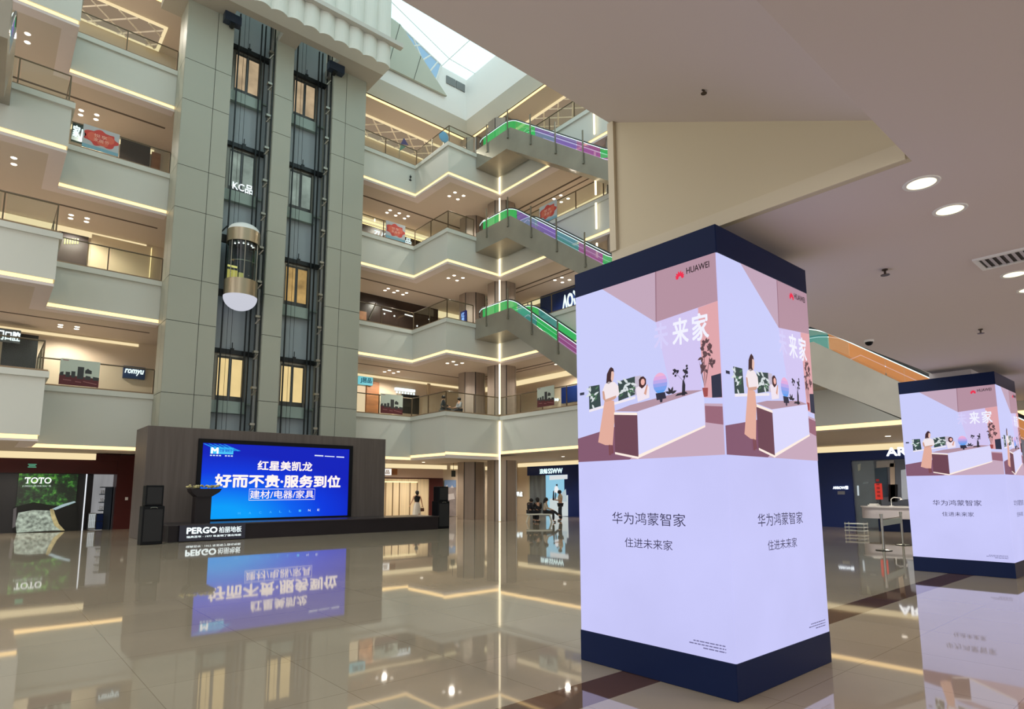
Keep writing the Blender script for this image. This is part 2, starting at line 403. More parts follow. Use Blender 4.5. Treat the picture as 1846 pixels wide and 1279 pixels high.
cove(29, 18.2, WY-0.05, 3.02, 22.9, WY-0.01, 3.28, 'warm glowing band in place of cove light, ground floor back')
cove(30, WXL-0.05, 2, 3.3, WXL-0.01, 32.9, 3.56, 'warm glowing band in place of cove light, ground floor right')
cove(31, -6, 31.94, 3.0, 3.78, 31.98, 3.27, 'warm glowing band in place of cove light over the green display')
cove(32, 23.2, WY-0.05, 3.05, 28.6, WY-0.01, 3.28, 'short warm glowing band in place of cove light in the back corner')
for i, z in enumerate(CEILZ[1:4]):
    g = MB()
    for (x0, x1) in ((-9, 5.2), (13.75, 23.1)):
        g.box(x0, 30.55, z-0.012, x1, 30.67, z+0.05)
    g.box(23.1, -6, z-0.012, 23.22, 30.67, z+0.05); g.box(23.6, -6, z-0.012, 23.68, 30.67, z+0.05)
    struct(g.done('trim_%d' % (40+i), SLOTM), 'dark air slot in the gallery ceiling')
# ---- top gallery lattice ceilings
LATT = mat('lit_lattice_panel', (206, 180, 150), 0.9, emit=0.42)
def lattice(n, x0, y0, x1, y1, label):
    z = 23.6
    p = struct(B(x0, y0, z-0.05, x1, y1, z-0.01, 'ceiling_%d' % n, LATT), label)
    b = MB(); s = 0.85; L = (x1-x0)+(y1-y0); k = -L
    for sg in (1, -1):
        c = -L
        while c < L:
            # line y = y0 + sg*(x - x0) + c clipped to the panel
            pts = []
            for x in (x0, x1):
                y = (y0 if sg > 0 else y1)+sg*(x-x0)+c
                if y0 <= y <= y1: pts.append((x, y))
            for y in (y0, y1):
                x = x0+(y-c-(y0 if sg > 0 else y1))*sg
                if x0 < x < x1: pts.append((x, y))
            if len(pts) >= 2 and hypot(pts[0][0]-pts[1][0], pts[0][1]-pts[1][1]) > 0.1:
                b.tube([(*pts[0], z-0.07), (*pts[1], z-0.08)], 0.045, 4)
            c += s*1.4
    b.done('lattice', mat('lattice_bar', (246, 238, 222), 0.6), p)
    f = MB(); f.box(x0-0.15, y0-0.15, z-0.06, x0, y1+0.15, z); f.box(x1, y0-0.15, z-0.06, x1+0.15, y1+0.15, z)
    f.box(x0, y0-0.15, z-0.06, x1, y0, z); f.box(x0, y1, z-0.06, x1, y1+0.15, z)
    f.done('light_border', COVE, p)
lattice(8, 0.2, 31.0, 4.9, 32.75, 'lit lattice ceiling of the top gallery, left of the lift tower')
lattice(9, 14.2, 31.0, 21.3, 32.8, 'lit lattice ceiling of the top gallery, right of the lift tower')
lattice(10, 23.2, 10, 25.2, 26.2, 'lit lattice ceiling of the top right gallery')

# ---- gable panel, clerestory truss and vent under the roof light
gp = struct(MB().prism([(13.9, 25.45), (19.65, 25.5), (16.35, 28.5), (13.9, 28.9)], 28.7, 28.85, 'y').done('wall_gable_panel', mat('beige_green_panel', (188, 190, 176), 0.7)), 'tilted beige triangular panel under the roof light')
pj = MB()
for xb, xt, zt in ((15.6, 16.3, 28.5), (17.3, 17.75, 27.2)): pj.tube([(xb, 28.69, 25.48), (xt, 28.69, zt)], 0.015, 4)
pj.done('joint', JOINT, gp)
tr = struct(MB().prism([(19.25, 27.42), (16.0, 28.62), (18.9, 26.25)], 28.84, 28.88, 'y').done('window_2', glow((150, 196, 226), 0.9)), 'narrow blue window strip with white truss bars')
tb = MB()
for a, b in (((19.25, 27.42), (16.0, 28.62)), ((16.0, 28.62), (18.9, 26.25)), ((17.2, 27.6), (17.75, 27.98)), ((17.9, 27.05), (18.5, 27.7)), ((17.3, 28.1), (17.9, 27.1)), ((18.45, 26.6), (19.0, 27.5)), ((18.9, 26.25), (19.25, 27.42))):
    tb.tube([(a[0], 28.8, a[1]), (b[0], 28.8, b[1])], 0.05, 6)
tb.done('window_frame', WHITEM, tr)
vt = thing('wall_vent', 'grey twin louvre vent on the white wall below the roof light', 'vent', (20.4, 28.88, 26.5))
for x0, x1 in ((19.7, 20.37), (20.43, 21.1)):
    B(x0, 28.84, 26.48, x1, 28.9, 26.98, 'louvre', mat('vent_grey', (120, 122, 122), 0.5), vt)

# ================================================================== HELPERS FOR THINGS
def kids(o): return [c for c in bpy.data.objects if c.parent == o]
def dup(root, delta, label=None, group=None):
    r = root.copy(); COL.objects.link(r); r.location = root.location+Vector(delta)
    if label: r['label'] = label
    if group: r['group'] = group
    for ch in kids(root):
        c = ch.copy(); COL.objects.link(c); c.parent = r; c.matrix_parent_inverse = ch.matrix_parent_inverse.copy()
        for g in kids(ch):
            d = g.copy(); COL.objects.link(d); d.parent = c; d.matrix_parent_inverse = g.matrix_parent_inverse.copy()
    return r

# ================================================================== ADVERTISING PILLARS
class Face:
    """drawing surface of a screen: u to the right 0..1, v up 0..1"""
    def __init__(s, o, right, w, h): s.o = Vector(o); s.r = Vector(right); s.w = w; s.h = h; s.n = s.r.cross(UZ)
    def p(s, u, v, d=0.0): return s.o+s.r*(u*s.w)+UZ*(v*s.h)+s.n*d
def shape(face, polys, rgb, layer, name, parent, s=1.0, m=None):
    mb = MB()
    for poly in polys: mb.face([face.p(u, v, layer*0.0016) for u, v in poly])
    bm = mb.bm
    bmesh.ops.triangulate(bm, faces=[f for f in bm.faces if len(f.verts) > 4])
    me = bpy.data.meshes.new(name); bm.to_mesh(me); bm.free(); me.materials.append(m or glow(rgb, s))
    o = bpy.data.objects.new(name, me); COL.objects.link(o); o.parent = parent
    if name == 'small_print': o['kind'] = 'stuff'
    if parent.type == 'EMPTY': o.matrix_parent_inverse = Matrix.Translation(-parent.location)
    return o
def ell(u, v, ru, rv, n=16, a0=0, a1=2*pi): return [(u+ru*cos(a0+(a1-a0)*i/n), v+rv*sin(a0+(a1-a0)*i/n)) for i in range(n)]
def leaf(u, v, a, l, w, asp=0.485):
    c, s = cos(a), sin(a); out = []
    for t, k in ((0, 0), (0.3, 1), (0.65, 0.8), (1, 0), (0.65, -0.8), (0.3, -1)):
        out.append((u+(c*t*l-s*k*w), v+(s*t*l+c*k*w)*asp))
    return out
LAV = mat('screen_lavender', (198, 198, 247), emit=1.0, noise=0.05, nscale=0.8)
def poster(face, sc):
    q = lambda polys, rgb, layer, name, s=1.0: shape(face, polys, rgb, layer, name, sc, s)
    R = random.Random(3)
    q([[(0, .487), (1, .487), (1, 1), (0, 1)]], (200, 203, 248), 1, 'picture_wall')
    q([[(.225, 1), (.612, .858), (.622, 1)]], (192, 164, 184), 2, 'picture_shade')
    q([[(.612, .858), (1, .873), (1, 1), (.622, 1)]], (178, 142, 158), 2, 'picture_upper_wall')
    q([[(.612, .858), (.885, .868), (.885, .648), (.7, .65), (.68, .75)]], (208, 196, 240), 2, 'picture_panel')
    q([[(.881, .868), (1, .873), (1, .627), (.9, .633)]], (222, 164, 170), 2, 'picture_pink_wall')
    q([[(0, .487), (.5, .487), (.5, .6), (.187, .573), (0, .558)]], (128, 84, 108), 2, 'picture_floor')
    q([[(.4, .487), (1, .487), (1, .612), (.9, .618), (.9, .56)]], (196, 166, 186), 3, 'picture_floor')
    q([[(.9, .612), (1, .605), (1, .56), (.9, .57)]], (150, 100, 118), 4, 'picture_floor')
    for pl_ in ([(.1, .712), (.187, .712), (.194, .648), (.1, .642)], [(.331, .712), (.456, .718), (.456, .667), (.331, .655)]): q([pl_], (46, 66, 66), 3, 'picture_wall_art')
    q([[(.456, .718), (.5, .718), (.5, .667), (.45, .664)]], (196, 186, 206), 3, 'picture_wall_art')
    q([leaf(R.uniform(.11, .16), R.uniform(.655, .7), R.uniform(0, 6), .045, .007) for _ in range(9)] +
      [leaf(R.uniform(.345, .43), R.uniform(.672, .705), R.uniform(0, 6), .05, .008) for _ in range(12)], (214, 222, 224), 4, 'picture_leaves')
    q([leaf(R.uniform(.11, .16), R.uniform(.655, .7), R.uniform(0, 6), .035, .006) for _ in range(5)] +
      [leaf(R.uniform(.345, .43), R.uniform(.672, .705), R.uniform(0, 6), .04, .006) for _ in range(6)], (74, 112, 84), 5, 'picture_leaves')
    q([[(.08, .655), (.2, .66), (.45, .676), (.6, .69), (.6, .66), (.3, .63), (.08, .636)]][:0] or [[(.1, .642), (.456, .662), (.456, .655), (.1, .634)]], (238, 230, 240), 4, 'picture_shelf')
    q([[(.612, .86), (.618, .86), (.628, 1), (.62, 1)]], (148, 110, 126), 3, 'picture_wall_corner')
    # woman on the left
    q([[(.269, .753), (.283, .758), (.3, .752), (.306, .742), (.296, .738), (.292, .715), (.262, .709), (.243, .713), (.25, .739)]], (58, 26, 34), 6, 'picture_woman_hair')
    q([[(.286, .744), (.301, .744), (.307, .735), (.3, .72), (.29, .712), (.28, .722)]], (232, 190, 176), 7, 'picture_woman_face')
    q([[(.231, .709), (.262, .716), (.306, .712), (.335, .699), (.34, .672), (.31, .664), (.262, .66), (.222, .663), (.212, .691)]], (240, 228, 232), 6, 'picture_woman_blouse')
    q([[(.212, .691), (.226, .69), (.235, .665), (.3, .668), (.318, .672), (.318, .666), (.3, .661), (.235, .657), (.215, .668)]], (206, 158, 140), 7, 'picture_woman_arm')
    q([[(.228, .664), (.3, .658), (.305, .62), (.281, .53), (.225, .532), (.169, .542)]], (224, 170, 154), 6, 'picture_woman_skirt')
    q([[(.25, .533), (.264, .532), (.268, .503), (.252, .502)], [(.268, .532), (.281, .53), (.286, .508), (.27, .505)]], (120, 66, 74), 6, 'picture_woman_leg')
    # counter
    q([[(.3, .627), (.469, .618), (.9, .652), (.794, .657), (.419, .639)]], (176, 144, 160), 6, 'picture_counter_top')
    q([[(.3, .624), (.469, .615), (.469, .488), (.3, .506)]], (104, 62, 78), 8, 'picture_counter_side')
    q([[(.469, .618), (.9, .652), (.9, .558), (.469, .491)]], (216, 214, 250), 8, 'picture_counter_front')
    q([[(.3, .624), (.469, .615), (.469, .608), (.3, .617)], [(.3, .51), (.469, .493), (.469, .487), (.3, .504)], [(.469, .498), (.9, .563), (.9, .558), (.469, .489)]], (252, 236, 226), 9, 'picture_counter_stripe')
    # second woman leaning on the counter
    q([[(.462, .685), (.5, .69), (.556, .683), (.556, .652), (.475, .645)]], (238, 226, 238), 7, 'picture_girl_dress')
    q([[(.487, .706), (.5, .713), (.519, .714), (.537, .705), (.537, .691), (.522, .684), (.506, .68), (.487, .688)]], (62, 24, 30), 8, 'picture_girl_hair')
    q([ell(.515, .698, .014, .009)], (238, 180, 170), 9, 'picture_girl_face')
    q([[(.54, .688), (.55, .69), (.535, .66), (.52, .665)]], (214, 158, 140), 9, 'picture_girl_arm')
    # glowing ball, small display, bonsai
    for i, c in enumerate(((92, 156, 238), (120, 160, 236), (150, 160, 234), (186, 166, 232), (220, 168, 222), (236, 176, 212))):
        a0 = math.asin(max(-1, -1+i/3)); a1 = math.asin(min(1, -1+(i+1)/3)); n = 6
        pts = [(cos(a0+(a1-a0)*j/n), sin(a0+(a1-a0)*j/n)) for j in range(n+1)]
        poly = [(.631+.047*x, .687+.0285*y) for x, y in pts]+[(.631-.047*x, .687+.0285*y) for x, y in pts[::-1]]
        cl = []
        for p in poly:
            if not cl or hypot(p[0]-cl[-1][0], p[1]-cl[-1][1]) > 1e-5: cl.append(p)
        if hypot(cl[0][0]-cl[-1][0], cl[0][1]-cl[-1][1]) < 1e-5: cl.pop()
        q([cl], c, 8, 'picture_ball')
    q([[(.6, .661), (.662, .661), (.669, .644), (.606, .642)], [(.625, .643), (.645, .643), (.642, .635), (.628, .635)]], (34, 34, 58), 9, 'picture_display')
    bt = [[(.768, .645), (.788, .645), (.792, .672), (.785, .685), (.776, .685), (.772, .67)], [(.776, .685), (.784, .682), (.745, .702), (.72, .719), (.716, .716)], [(.778, .682), (.788, .686), (.806, .708), (.8, .71)], [(.725, .646), (.805, .648), (.795, .654), (.74, .652)]]
    bt += [ell(R.uniform(.712, .75), R.uniform(.7, .722), .007, .0035, 7) for _ in range(9)]+[ell(R.uniform(.785, .815), R.uniform(.692, .722), .007, .0035, 7) for _ in range(9)]
    bt += [leaf(.7, .655, a, .04, .008) for a in (.3, 1.2, 2.0, 2.8)]
    q(bt, (38, 36, 48), 9, 'picture_bonsai')
    q([[(.892, .658), (.926, .656), (.922, .634), (.9, .634)]], (158, 72, 72), 9, 'picture_plant_pot')
    pl = [leaf(.908, .656, a, l, .002) for a, l in ((1.35, .2), (1.55, .23), (1.75, .16))]
    pl += [leaf(u, v, R.uniform(0, 6.2), .03, .007) for u, v in ((.92, .768), (.955, .757), (.91, .752), (.9, .736), (.95, .717), (.962, .712), (.9, .706), (.915, .705), (.945, .752), (.93, .745), (.925, .77), (.895, .712)) for _ in range(3)]
    q(pl, (92, 66, 72), 9, 'picture_plant')
    q([[(.944, .685), (1, .688), (1, .628), (.944, .63)]], (38, 42, 66), 4, 'picture_cabinet'); q([[(.025, .697), (.062, .697), (.062, .689), (.025, .689)]], (38, 42, 66), 4, 'picture_wall_box')
    up = UZ; r = face.r
    for ch, u0, u1, c in (('未', .60, .69, (212, 206, 248)), ('来', .722, .819, (240, 240, 255)), ('家', .845, .94, (240, 240, 255))):
        text(ch, 'picture_lettering', glow(c), face.p(u0, .782, .006), r, up, w=(u1-u0)*face.w, h=.07*face.h, parent=sc, bold=.02, depth=0)
    # brand flower and name
    pet = []
    for i in range(8):
        a = RAD(4+i*24.6); d = (cos(a), sin(a)*.485)
        o = (.784+d[0]*.008, .9605+d[1]*.008); l = (.02, .026, .031, .034, .034, .031, .026, .02)[i]
        pet.append(leaf(o[0], o[1], a, l, .0066))
    q(pet, (236, 36, 74), 8, 'logo_flower')
    text('HUAWEI', 'logo_lettering', glow((34, 20, 26)), face.p(.825, .966, .008), r, up, w=.138*face.w, h=.0165*face.h, parent=sc, bold=.012, depth=0)
    q([[(0, 0), (1, 0), (1, .487), (0, .487)]], None, 1, 'text_panel') if False else shape(face, [[(0, 0), (1, 0), (1, .4865), (0, .4865)]], None, 1, 'text_panel', sc, m=LAV)
    ink = glow((44, 40, 78))
    text('华为鸿蒙智家', 'slogan', ink, face.p(.262, .309, .004), r, up, w=.494*face.w, h=.033*face.h, parent=sc, depth=0)
    text('住进未来家', 'slogan', ink, face.p(.35, .247, .004), r, up, w=.32*face.w, h=.026*face.h, parent=sc, depth=0)
    dash = []
    for row, (u0, u1) in enumerate(((.775, .955), (.75, .956), (.83, .955))):
        u = u0; v = .034-row*.007
        while u < u1:
            l = R.uniform(.01, .03); dash.append([(u, v), (min(u+l, u1), v), (min(u+l, u1), v+.0028), (u, v+.0028)]); u += l+.004
    q(dash, (110, 108, 150), 3, 'small_print')

def ad_pillar(x0, y0, w, d, label):
    t = thing('advertising_pillar', label, 'advertising pillar', (x0+w/2, y0+d/2, 0), 'square advertising pillars with lit screens')
    x1, y1 = x0+w, y0+d
    B(x0, y0, 0, x1, y1, .28, 'base', NAVY, t, 0.006); B(x0, y0, 3.58, x1, y1, 3.83, 'top_band', NAVY, t, 0.006)
    B(x0+.04, y0+.04, .28, x1-.04, y1-.04, 3.58, 'core', BLACKM, t); B(x0+.45, y0+.45, 3.83, x1-.45, y1-.45, NZ, 'neck', CEIL, t)
    sl = B(x0+.004, y0+.01, .28, x0+.035, y1-.01, 3.58, 'screen', LAV, t); poster(Face((x0+.004, y1-.01, .28), RY, d-.02, 3.3), sl)
    sf = B(x0+.01, y0+.004, .28, x1-.01, y0+.035, 3.58, 'screen', LAV, t); poster(Face((x0+.01, y0+.004, .28), RX, w-.02, 3.3), sf)
    B(x1-.035, y0+.01, .28, x1-.004, y1-.01, 3.58, 'screen', LAV, t); B(x0+.01, y1-.035, .28, x1-.01, y1-.004, 3.58, 'screen', LAV, t)
    return t
p1 = ad_pillar(4.51, 2.6, 1.70, 1.62, 'large lavender screen pillar nearest to the viewer, in front of the sloping ceiling')
dup(p1, (9.87, 0.08, 0), 'smaller looking lavender screen pillar farther right, beside the navy shopfront')

# ================================================================== STAGE
st = thing('stage', 'low dark wooden stage below the big blue screen', 'stage', (9.9, 23.3, 0))
B(4.75, 22.37, 0, 15.12, 24.2, .52, 'platform', mat('stage_front', (38, 33, 35), .35, noise=.1, nscale=1, spec=.15), st)
B(4.72, 22.34, .52, 15.15, 24.2, .56, 'deck', DECKM, st)
bd = thing('stage_backdrop', 'grey wood-grain backdrop wall framing the blue screen', 'wall panel', (8.9, 25.0, 0))
B(4.29, 24.2, 0, 13.52, 26.2, 3.9, 'panel', WOODGREY, bd, .01)
scr = thing('led_screen', 'big blue video screen with white Chinese lettering on the grey backdrop', 'screen', (8.9, 24.15, .6))
fx0, fx1, fz0, fz1 = 5.91, 11.92, .57, 3.53
fr = MB(); fr.box(fx0, 24.1, fz0, fx0+.14, 24.2, fz1); fr.box(fx1-.16, 24.1, fz0, fx1, 24.2, fz1); fr.box(fx0+.14, 24.1, fz1-.15, fx1-.16, 24.2, fz1); fr.box(fx0+.14, 24.1, fz0, fx1-.16, 24.2, fz0+.06)
fr.done('frame', BLACKM, scr)
def blue_material():
    m = bpy.data.materials.new('blue_screen_image'); m.use_nodes = True; nt = m.node_tree; b = nt.nodes['Principled BSDF']; L = nt.links.new; N = nt.nodes.new
    tc = N('ShaderNodeTexCoord'); mp = N('ShaderNodeMapping'); L(tc.outputs['Generated'], mp.inputs[0]); mp.inputs['Location'].default_value = (-.12, 0, -.02); mp.inputs['Scale'].default_value = (.95, 0, 1.1)
    ln = N('ShaderNodeVectorMath'); ln.operation = 'LENGTH'; L(mp.outputs[0], ln.inputs[0])
    r = N('ShaderNodeValToRGB'); e = r.color_ramp.elements
    e[0].position = .16; e[0].color = (*lin((0, 158, 250)), 1); e[1].position = .95; e[1].color = (*lin((8, 30, 186)), 1)
    for p, c in ((.45, (0, 96, 238)), (.66, (2, 56, 222))):
        x = e.new(p); x.color = (*lin(c), 1)
    L(ln.outputs['Value'], r.inputs[0]); L(r.outputs[0], b.inputs['Emission Color']); b.inputs['Emission Strength'].default_value = 1.0
    b.inputs['Base Color'].default_value = (.01, .01, .02, 1); b.inputs['Roughness'].default_value = .5; b.inputs['Specular IOR Level'].default_value = .05
    return m
sx0, sx1, sz0, sz1 = 6.05, 11.76, .63, 3.38
im = B(sx0, 24.12, sz0, sx1, 24.19, sz1, 'image', blue_material(), scr)
BF = Face((sx0, 24.118, sz0), RX, sx1-sx0, sz1-sz0)
TXW = glow((250, 236, 232), 1.1)
text('红星美凯龙', 'lettering', TXW, BF.p(.345, .655, .004), RX, UZ, w=.375*BF.w, h=.13*BF.h, parent=im, bold=.03, depth=0)
text('好而不贵·服务到位', 'lettering', TXW, BF.p(.085, .42, .004), RX, UZ, w=.85*BF.w, h=.17*BF.h, parent=im, bold=.045, depth=0)
text('建材/电器/家具', 'lettering', TXW, BF.p(.305, .262, .004), RX, UZ, w=.435*BF.w, h=.115*BF.h, parent=im, bold=.01, depth=0)
fl_ = []
for a, b in (((.298, .24), (.748, .246)), ((.298, .392), (.748, .398)), ((.298, .24), (.3, .398)), ((.746, .24), (.748, .398))): fl_.append([a, (b[0], a[1]), b, (a[0], b[1])])
shape(BF, fl_, (250, 240, 240), 3, 'text_border', im)
shape(BF, [[(.045, .86), (.185, .86), (.185, .95), (.045, .95)]], (70, 200, 250), 2, 'logo_plate', im)
text('M', 'logo_lettering', glow((255, 255, 255), 1.2), BF.p(.052, .865, .006), RX, UZ, w=.04*BF.w, h=.075*BF.h, parent=im, bold=.05, depth=0)
text('红星 美凯龙', 'logo_lettering', glow((30, 90, 210)), BF.p(.1, .885, .006), RX, UZ, w=.078*BF.w, h=.04*BF.h, parent=im, bold=.02, depth=0)
shape(BF, [[(.045+i*.018, .83), (.057+i*.018, .83), (.057+i*.018, .845), (.045+i*.018, .845)] for i in (0, 1, 2, 3, 5, 6, 7)], (220, 240, 255), 3, 'small_print', im)
shape(BF, [[(.735, .878), (.8, .876), (.8, .893), (.735, .895)], [(.81, .876), (.885, .872), (.885, .885), (.81, .889)], [(.9, .87), (.96, .867), (.96, .883), (.9, .886)]], (232, 240, 255), 3, 'small_print', im)
for i, ch in enumerate('MACALLINE'):
    c = (70, 190, 255) if i < 7 else (230, 245, 255)
    text(ch, 'lettering', glow(c), BF.p(.235+i*.067, .052+i*.003, .004), RX, UZ, w=.016*BF.w, h=.03*BF.h, parent=im, depth=0)
shape(BF, [[(u, .99), (u+.012, .99), (u+.012-.03+.13, .99-.16*.5), (u+.09, .99-.085)] for u in (.0, .03, .06, .09, .12)], (20, 150, 236), 2, 'corner_lines', im)

sg_ = thing('floor_sign', 'dark blue lit brand sign leaning on the stage front', 'sign', (6.1, 22.3, 0))
B(5.05, 22.27, .03, 7.1, 22.34, .53, 'board', mat('sign_navy', (10, 16, 44), .3), sg_)
text('PERGO', 'lettering', SIGNW, (5.27, 22.268, .26), RX, UZ, w=.92, h=.19, parent=sg_, bold=.045)
text('柏丽地板', 'lettering', SIGNW, (6.25, 22.268, .25), RX, UZ, w=.72, h=.2, parent=sg_, bold=.01)
text('瑞典百年 · 1977 年发明了强化地板', 'small_print', SIGNW, (5.27, 22.268, .12), RX, UZ, w=1.7, h=.07, parent=sg_, bold=.02)
def speaker(x, y, label):
    t = thing('loudspeaker', label, 'speaker', (x, y, 0))
    B(x-.3, y-.25, 0, x+.3, y+.25, 1.18, 'subwoofer', BLACKM, t, .02); B(x-.25, y-.22, 1.18, x+.25, y+.22, 1.82, 'top_cabinet', BLACKM, t, .02)
    g = MB(); g.box(x-.25, y-.262, .1, x+.25, y-.25, 1.08); g.done('grille', mat('speaker_grille', (24, 25, 28), .7), t)
    g = MB(); g.box(x-.2, y-.232, 1.24, x+.2, y-.22, 1.76); g.done('grille', mat('speaker_grille', (24, 25, 28), .7), t)
    MB().tube([(x-.1, y-.27, 1.12), (x-.06, y-.275, 1.14), (x+.06, y-.275, 1.14), (x+.1, y-.27, 1.12)], .008, 6).done('badge', STEEL, t)
    return t
speaker(4.2, 22.12, 'black loudspeaker stack at the left end of the stage')
speaker(15.5, 22.75, 'black loudspeaker stack at the right end of the stage')
pd = thing('lectern', 'dark pedestal lectern standing on the stage left of the blue screen', 'lectern', (5.85, 23.0, .56))
MB().prism([(5.6, 22.8), (6.1, 22.8), (6.1, 23.2), (5.6, 23.2)], .56, 1.45).done('column', mat('lectern_black', (34, 30, 32), .4, spec=.2), pd)
tp = MB()
tp.prism([(5.62, 1.45), (6.08, 1.45), (6.32, 1.6), (6.4, 1.72), (5.42, 1.72), (5.46, 1.6)], 22.72, 23.28, 'y'); tp.done('flower_tray', mat('lectern_black', (34, 30, 32), .4, spec=.2), pd)
fb = thing('flower_arrangement', 'pale yellow flowers lying across the lectern top', 'flowers', (5.88, 23.0, 1.72))
R = random.Random(5)
fw, lf = MB(), MB()
for i in range(60):
    x = 5.36+1.02*R.random(); y = 22.8+.4*R.random(); z = 1.765+.07*R.random()
    fw.ball((x, y, z), R.uniform(.025, .05), (1, 1, .7), 7)
    lf.face([(x, y, z), (x+R.uniform(-.1, .1), y+R.uniform(-.1, .05), z+R.uniform(-.05, .06)), (x+R.uniform(-.05, .05), y-.05, z-.03)])
fw.done('blossom', mat('pale_blossom', (208, 196, 140), .8, noise=.3, nscale=9), fb)['kind'] = 'stuff'
lf.done('leaf', mat('leaf_olive', (96, 92, 58), .7), fb)['kind'] = 'stuff'

# ================================================================== COLUMNS AND LIGHT LINES
def octo(cx, cy, w, ch=0.42):
    h = w/2; c = h*ch*1.4
    return [(cx-h+c, cy-h), (cx+h-c, cy-h), (cx+h, cy-h+c), (cx+h, cy+h-c), (cx+h-c, cy+h), (cx-h+c, cy+h), (cx-h, cy+h-c), (cx-h, cy-h+c)]
def column(cx, cy, w, name_n, label):
    c = None
    spans = [(0, 3.3)]+[(LV[k], CEILZ[k+1]) for k in range(4)]
    for z0, z1 in spans:
        core = octo(cx, cy, w-0.05)
        o = MB().prism(core, z0, z1).done('column_core', COLDARK, c) if c else struct(MB().prism(core, z0, z1).done('wall_column_%d' % name_n, COLDARK), label)
        c = c or o
        p = MB(); ring = octo(cx, cy, w)
        for a, b in zip(ring, ring[1:]+ring[:1]):
            dx, dy = b[0]-a[0], b[1]-a[1]; l = hypot(dx, dy); ux, uy = dx/l, dy/l; nx, ny = -uy, ux; g = .035
            A = (a[0]+ux*g, a[1]+uy*g); Bq = (b[0]-ux*g, b[1]-uy*g)
            p.prism([A, Bq, (Bq[0]+nx*.05, Bq[1]+ny*.05), (A[0]+nx*.05, A[1]+ny*.05)], z0+.002, z1-.002)
        p.done('column_panel', COLWOOD, c)
    return c
column(22.15, 26.5, 1.6, 1, 'bronze panelled column behind the lit corner line')
column(22.05, 29.2, 1.55, 2, 'bronze panelled column farther back, left of the lit corner line')
column(22.2, 17.5, 1.6, 3, 'bronze panelled column beside the escalators on the right')
def light_line(x, y, spans, label):
    t = thing('vertical_light_line', label, 'light', (x, y, spans[0][0]))
    for a, b in spans: B(x-.035, y-.035, a, x+.035, y+.035, b, 'light_tube', glow((255, 236, 196), 2.2), t)
light_line(21.17, 25.52, [(0.02, 5.38), (5.76, 8.55), (8.7, 10.3), (10.62, 13.35), (13.6, 15.15), (15.5, 18.2), (18.45, 20.0), (20.4, 21.9)], 'tall thin white light line up the corner of the galleries')
light_line(21.13, 18.3, [(11.0, 13.2), (13.9, 15.2), (15.6, 17.9), (18.7, 20.1), (20.5, 22.4)], 'tall thin white light line by the escalators near the sloping ceiling')

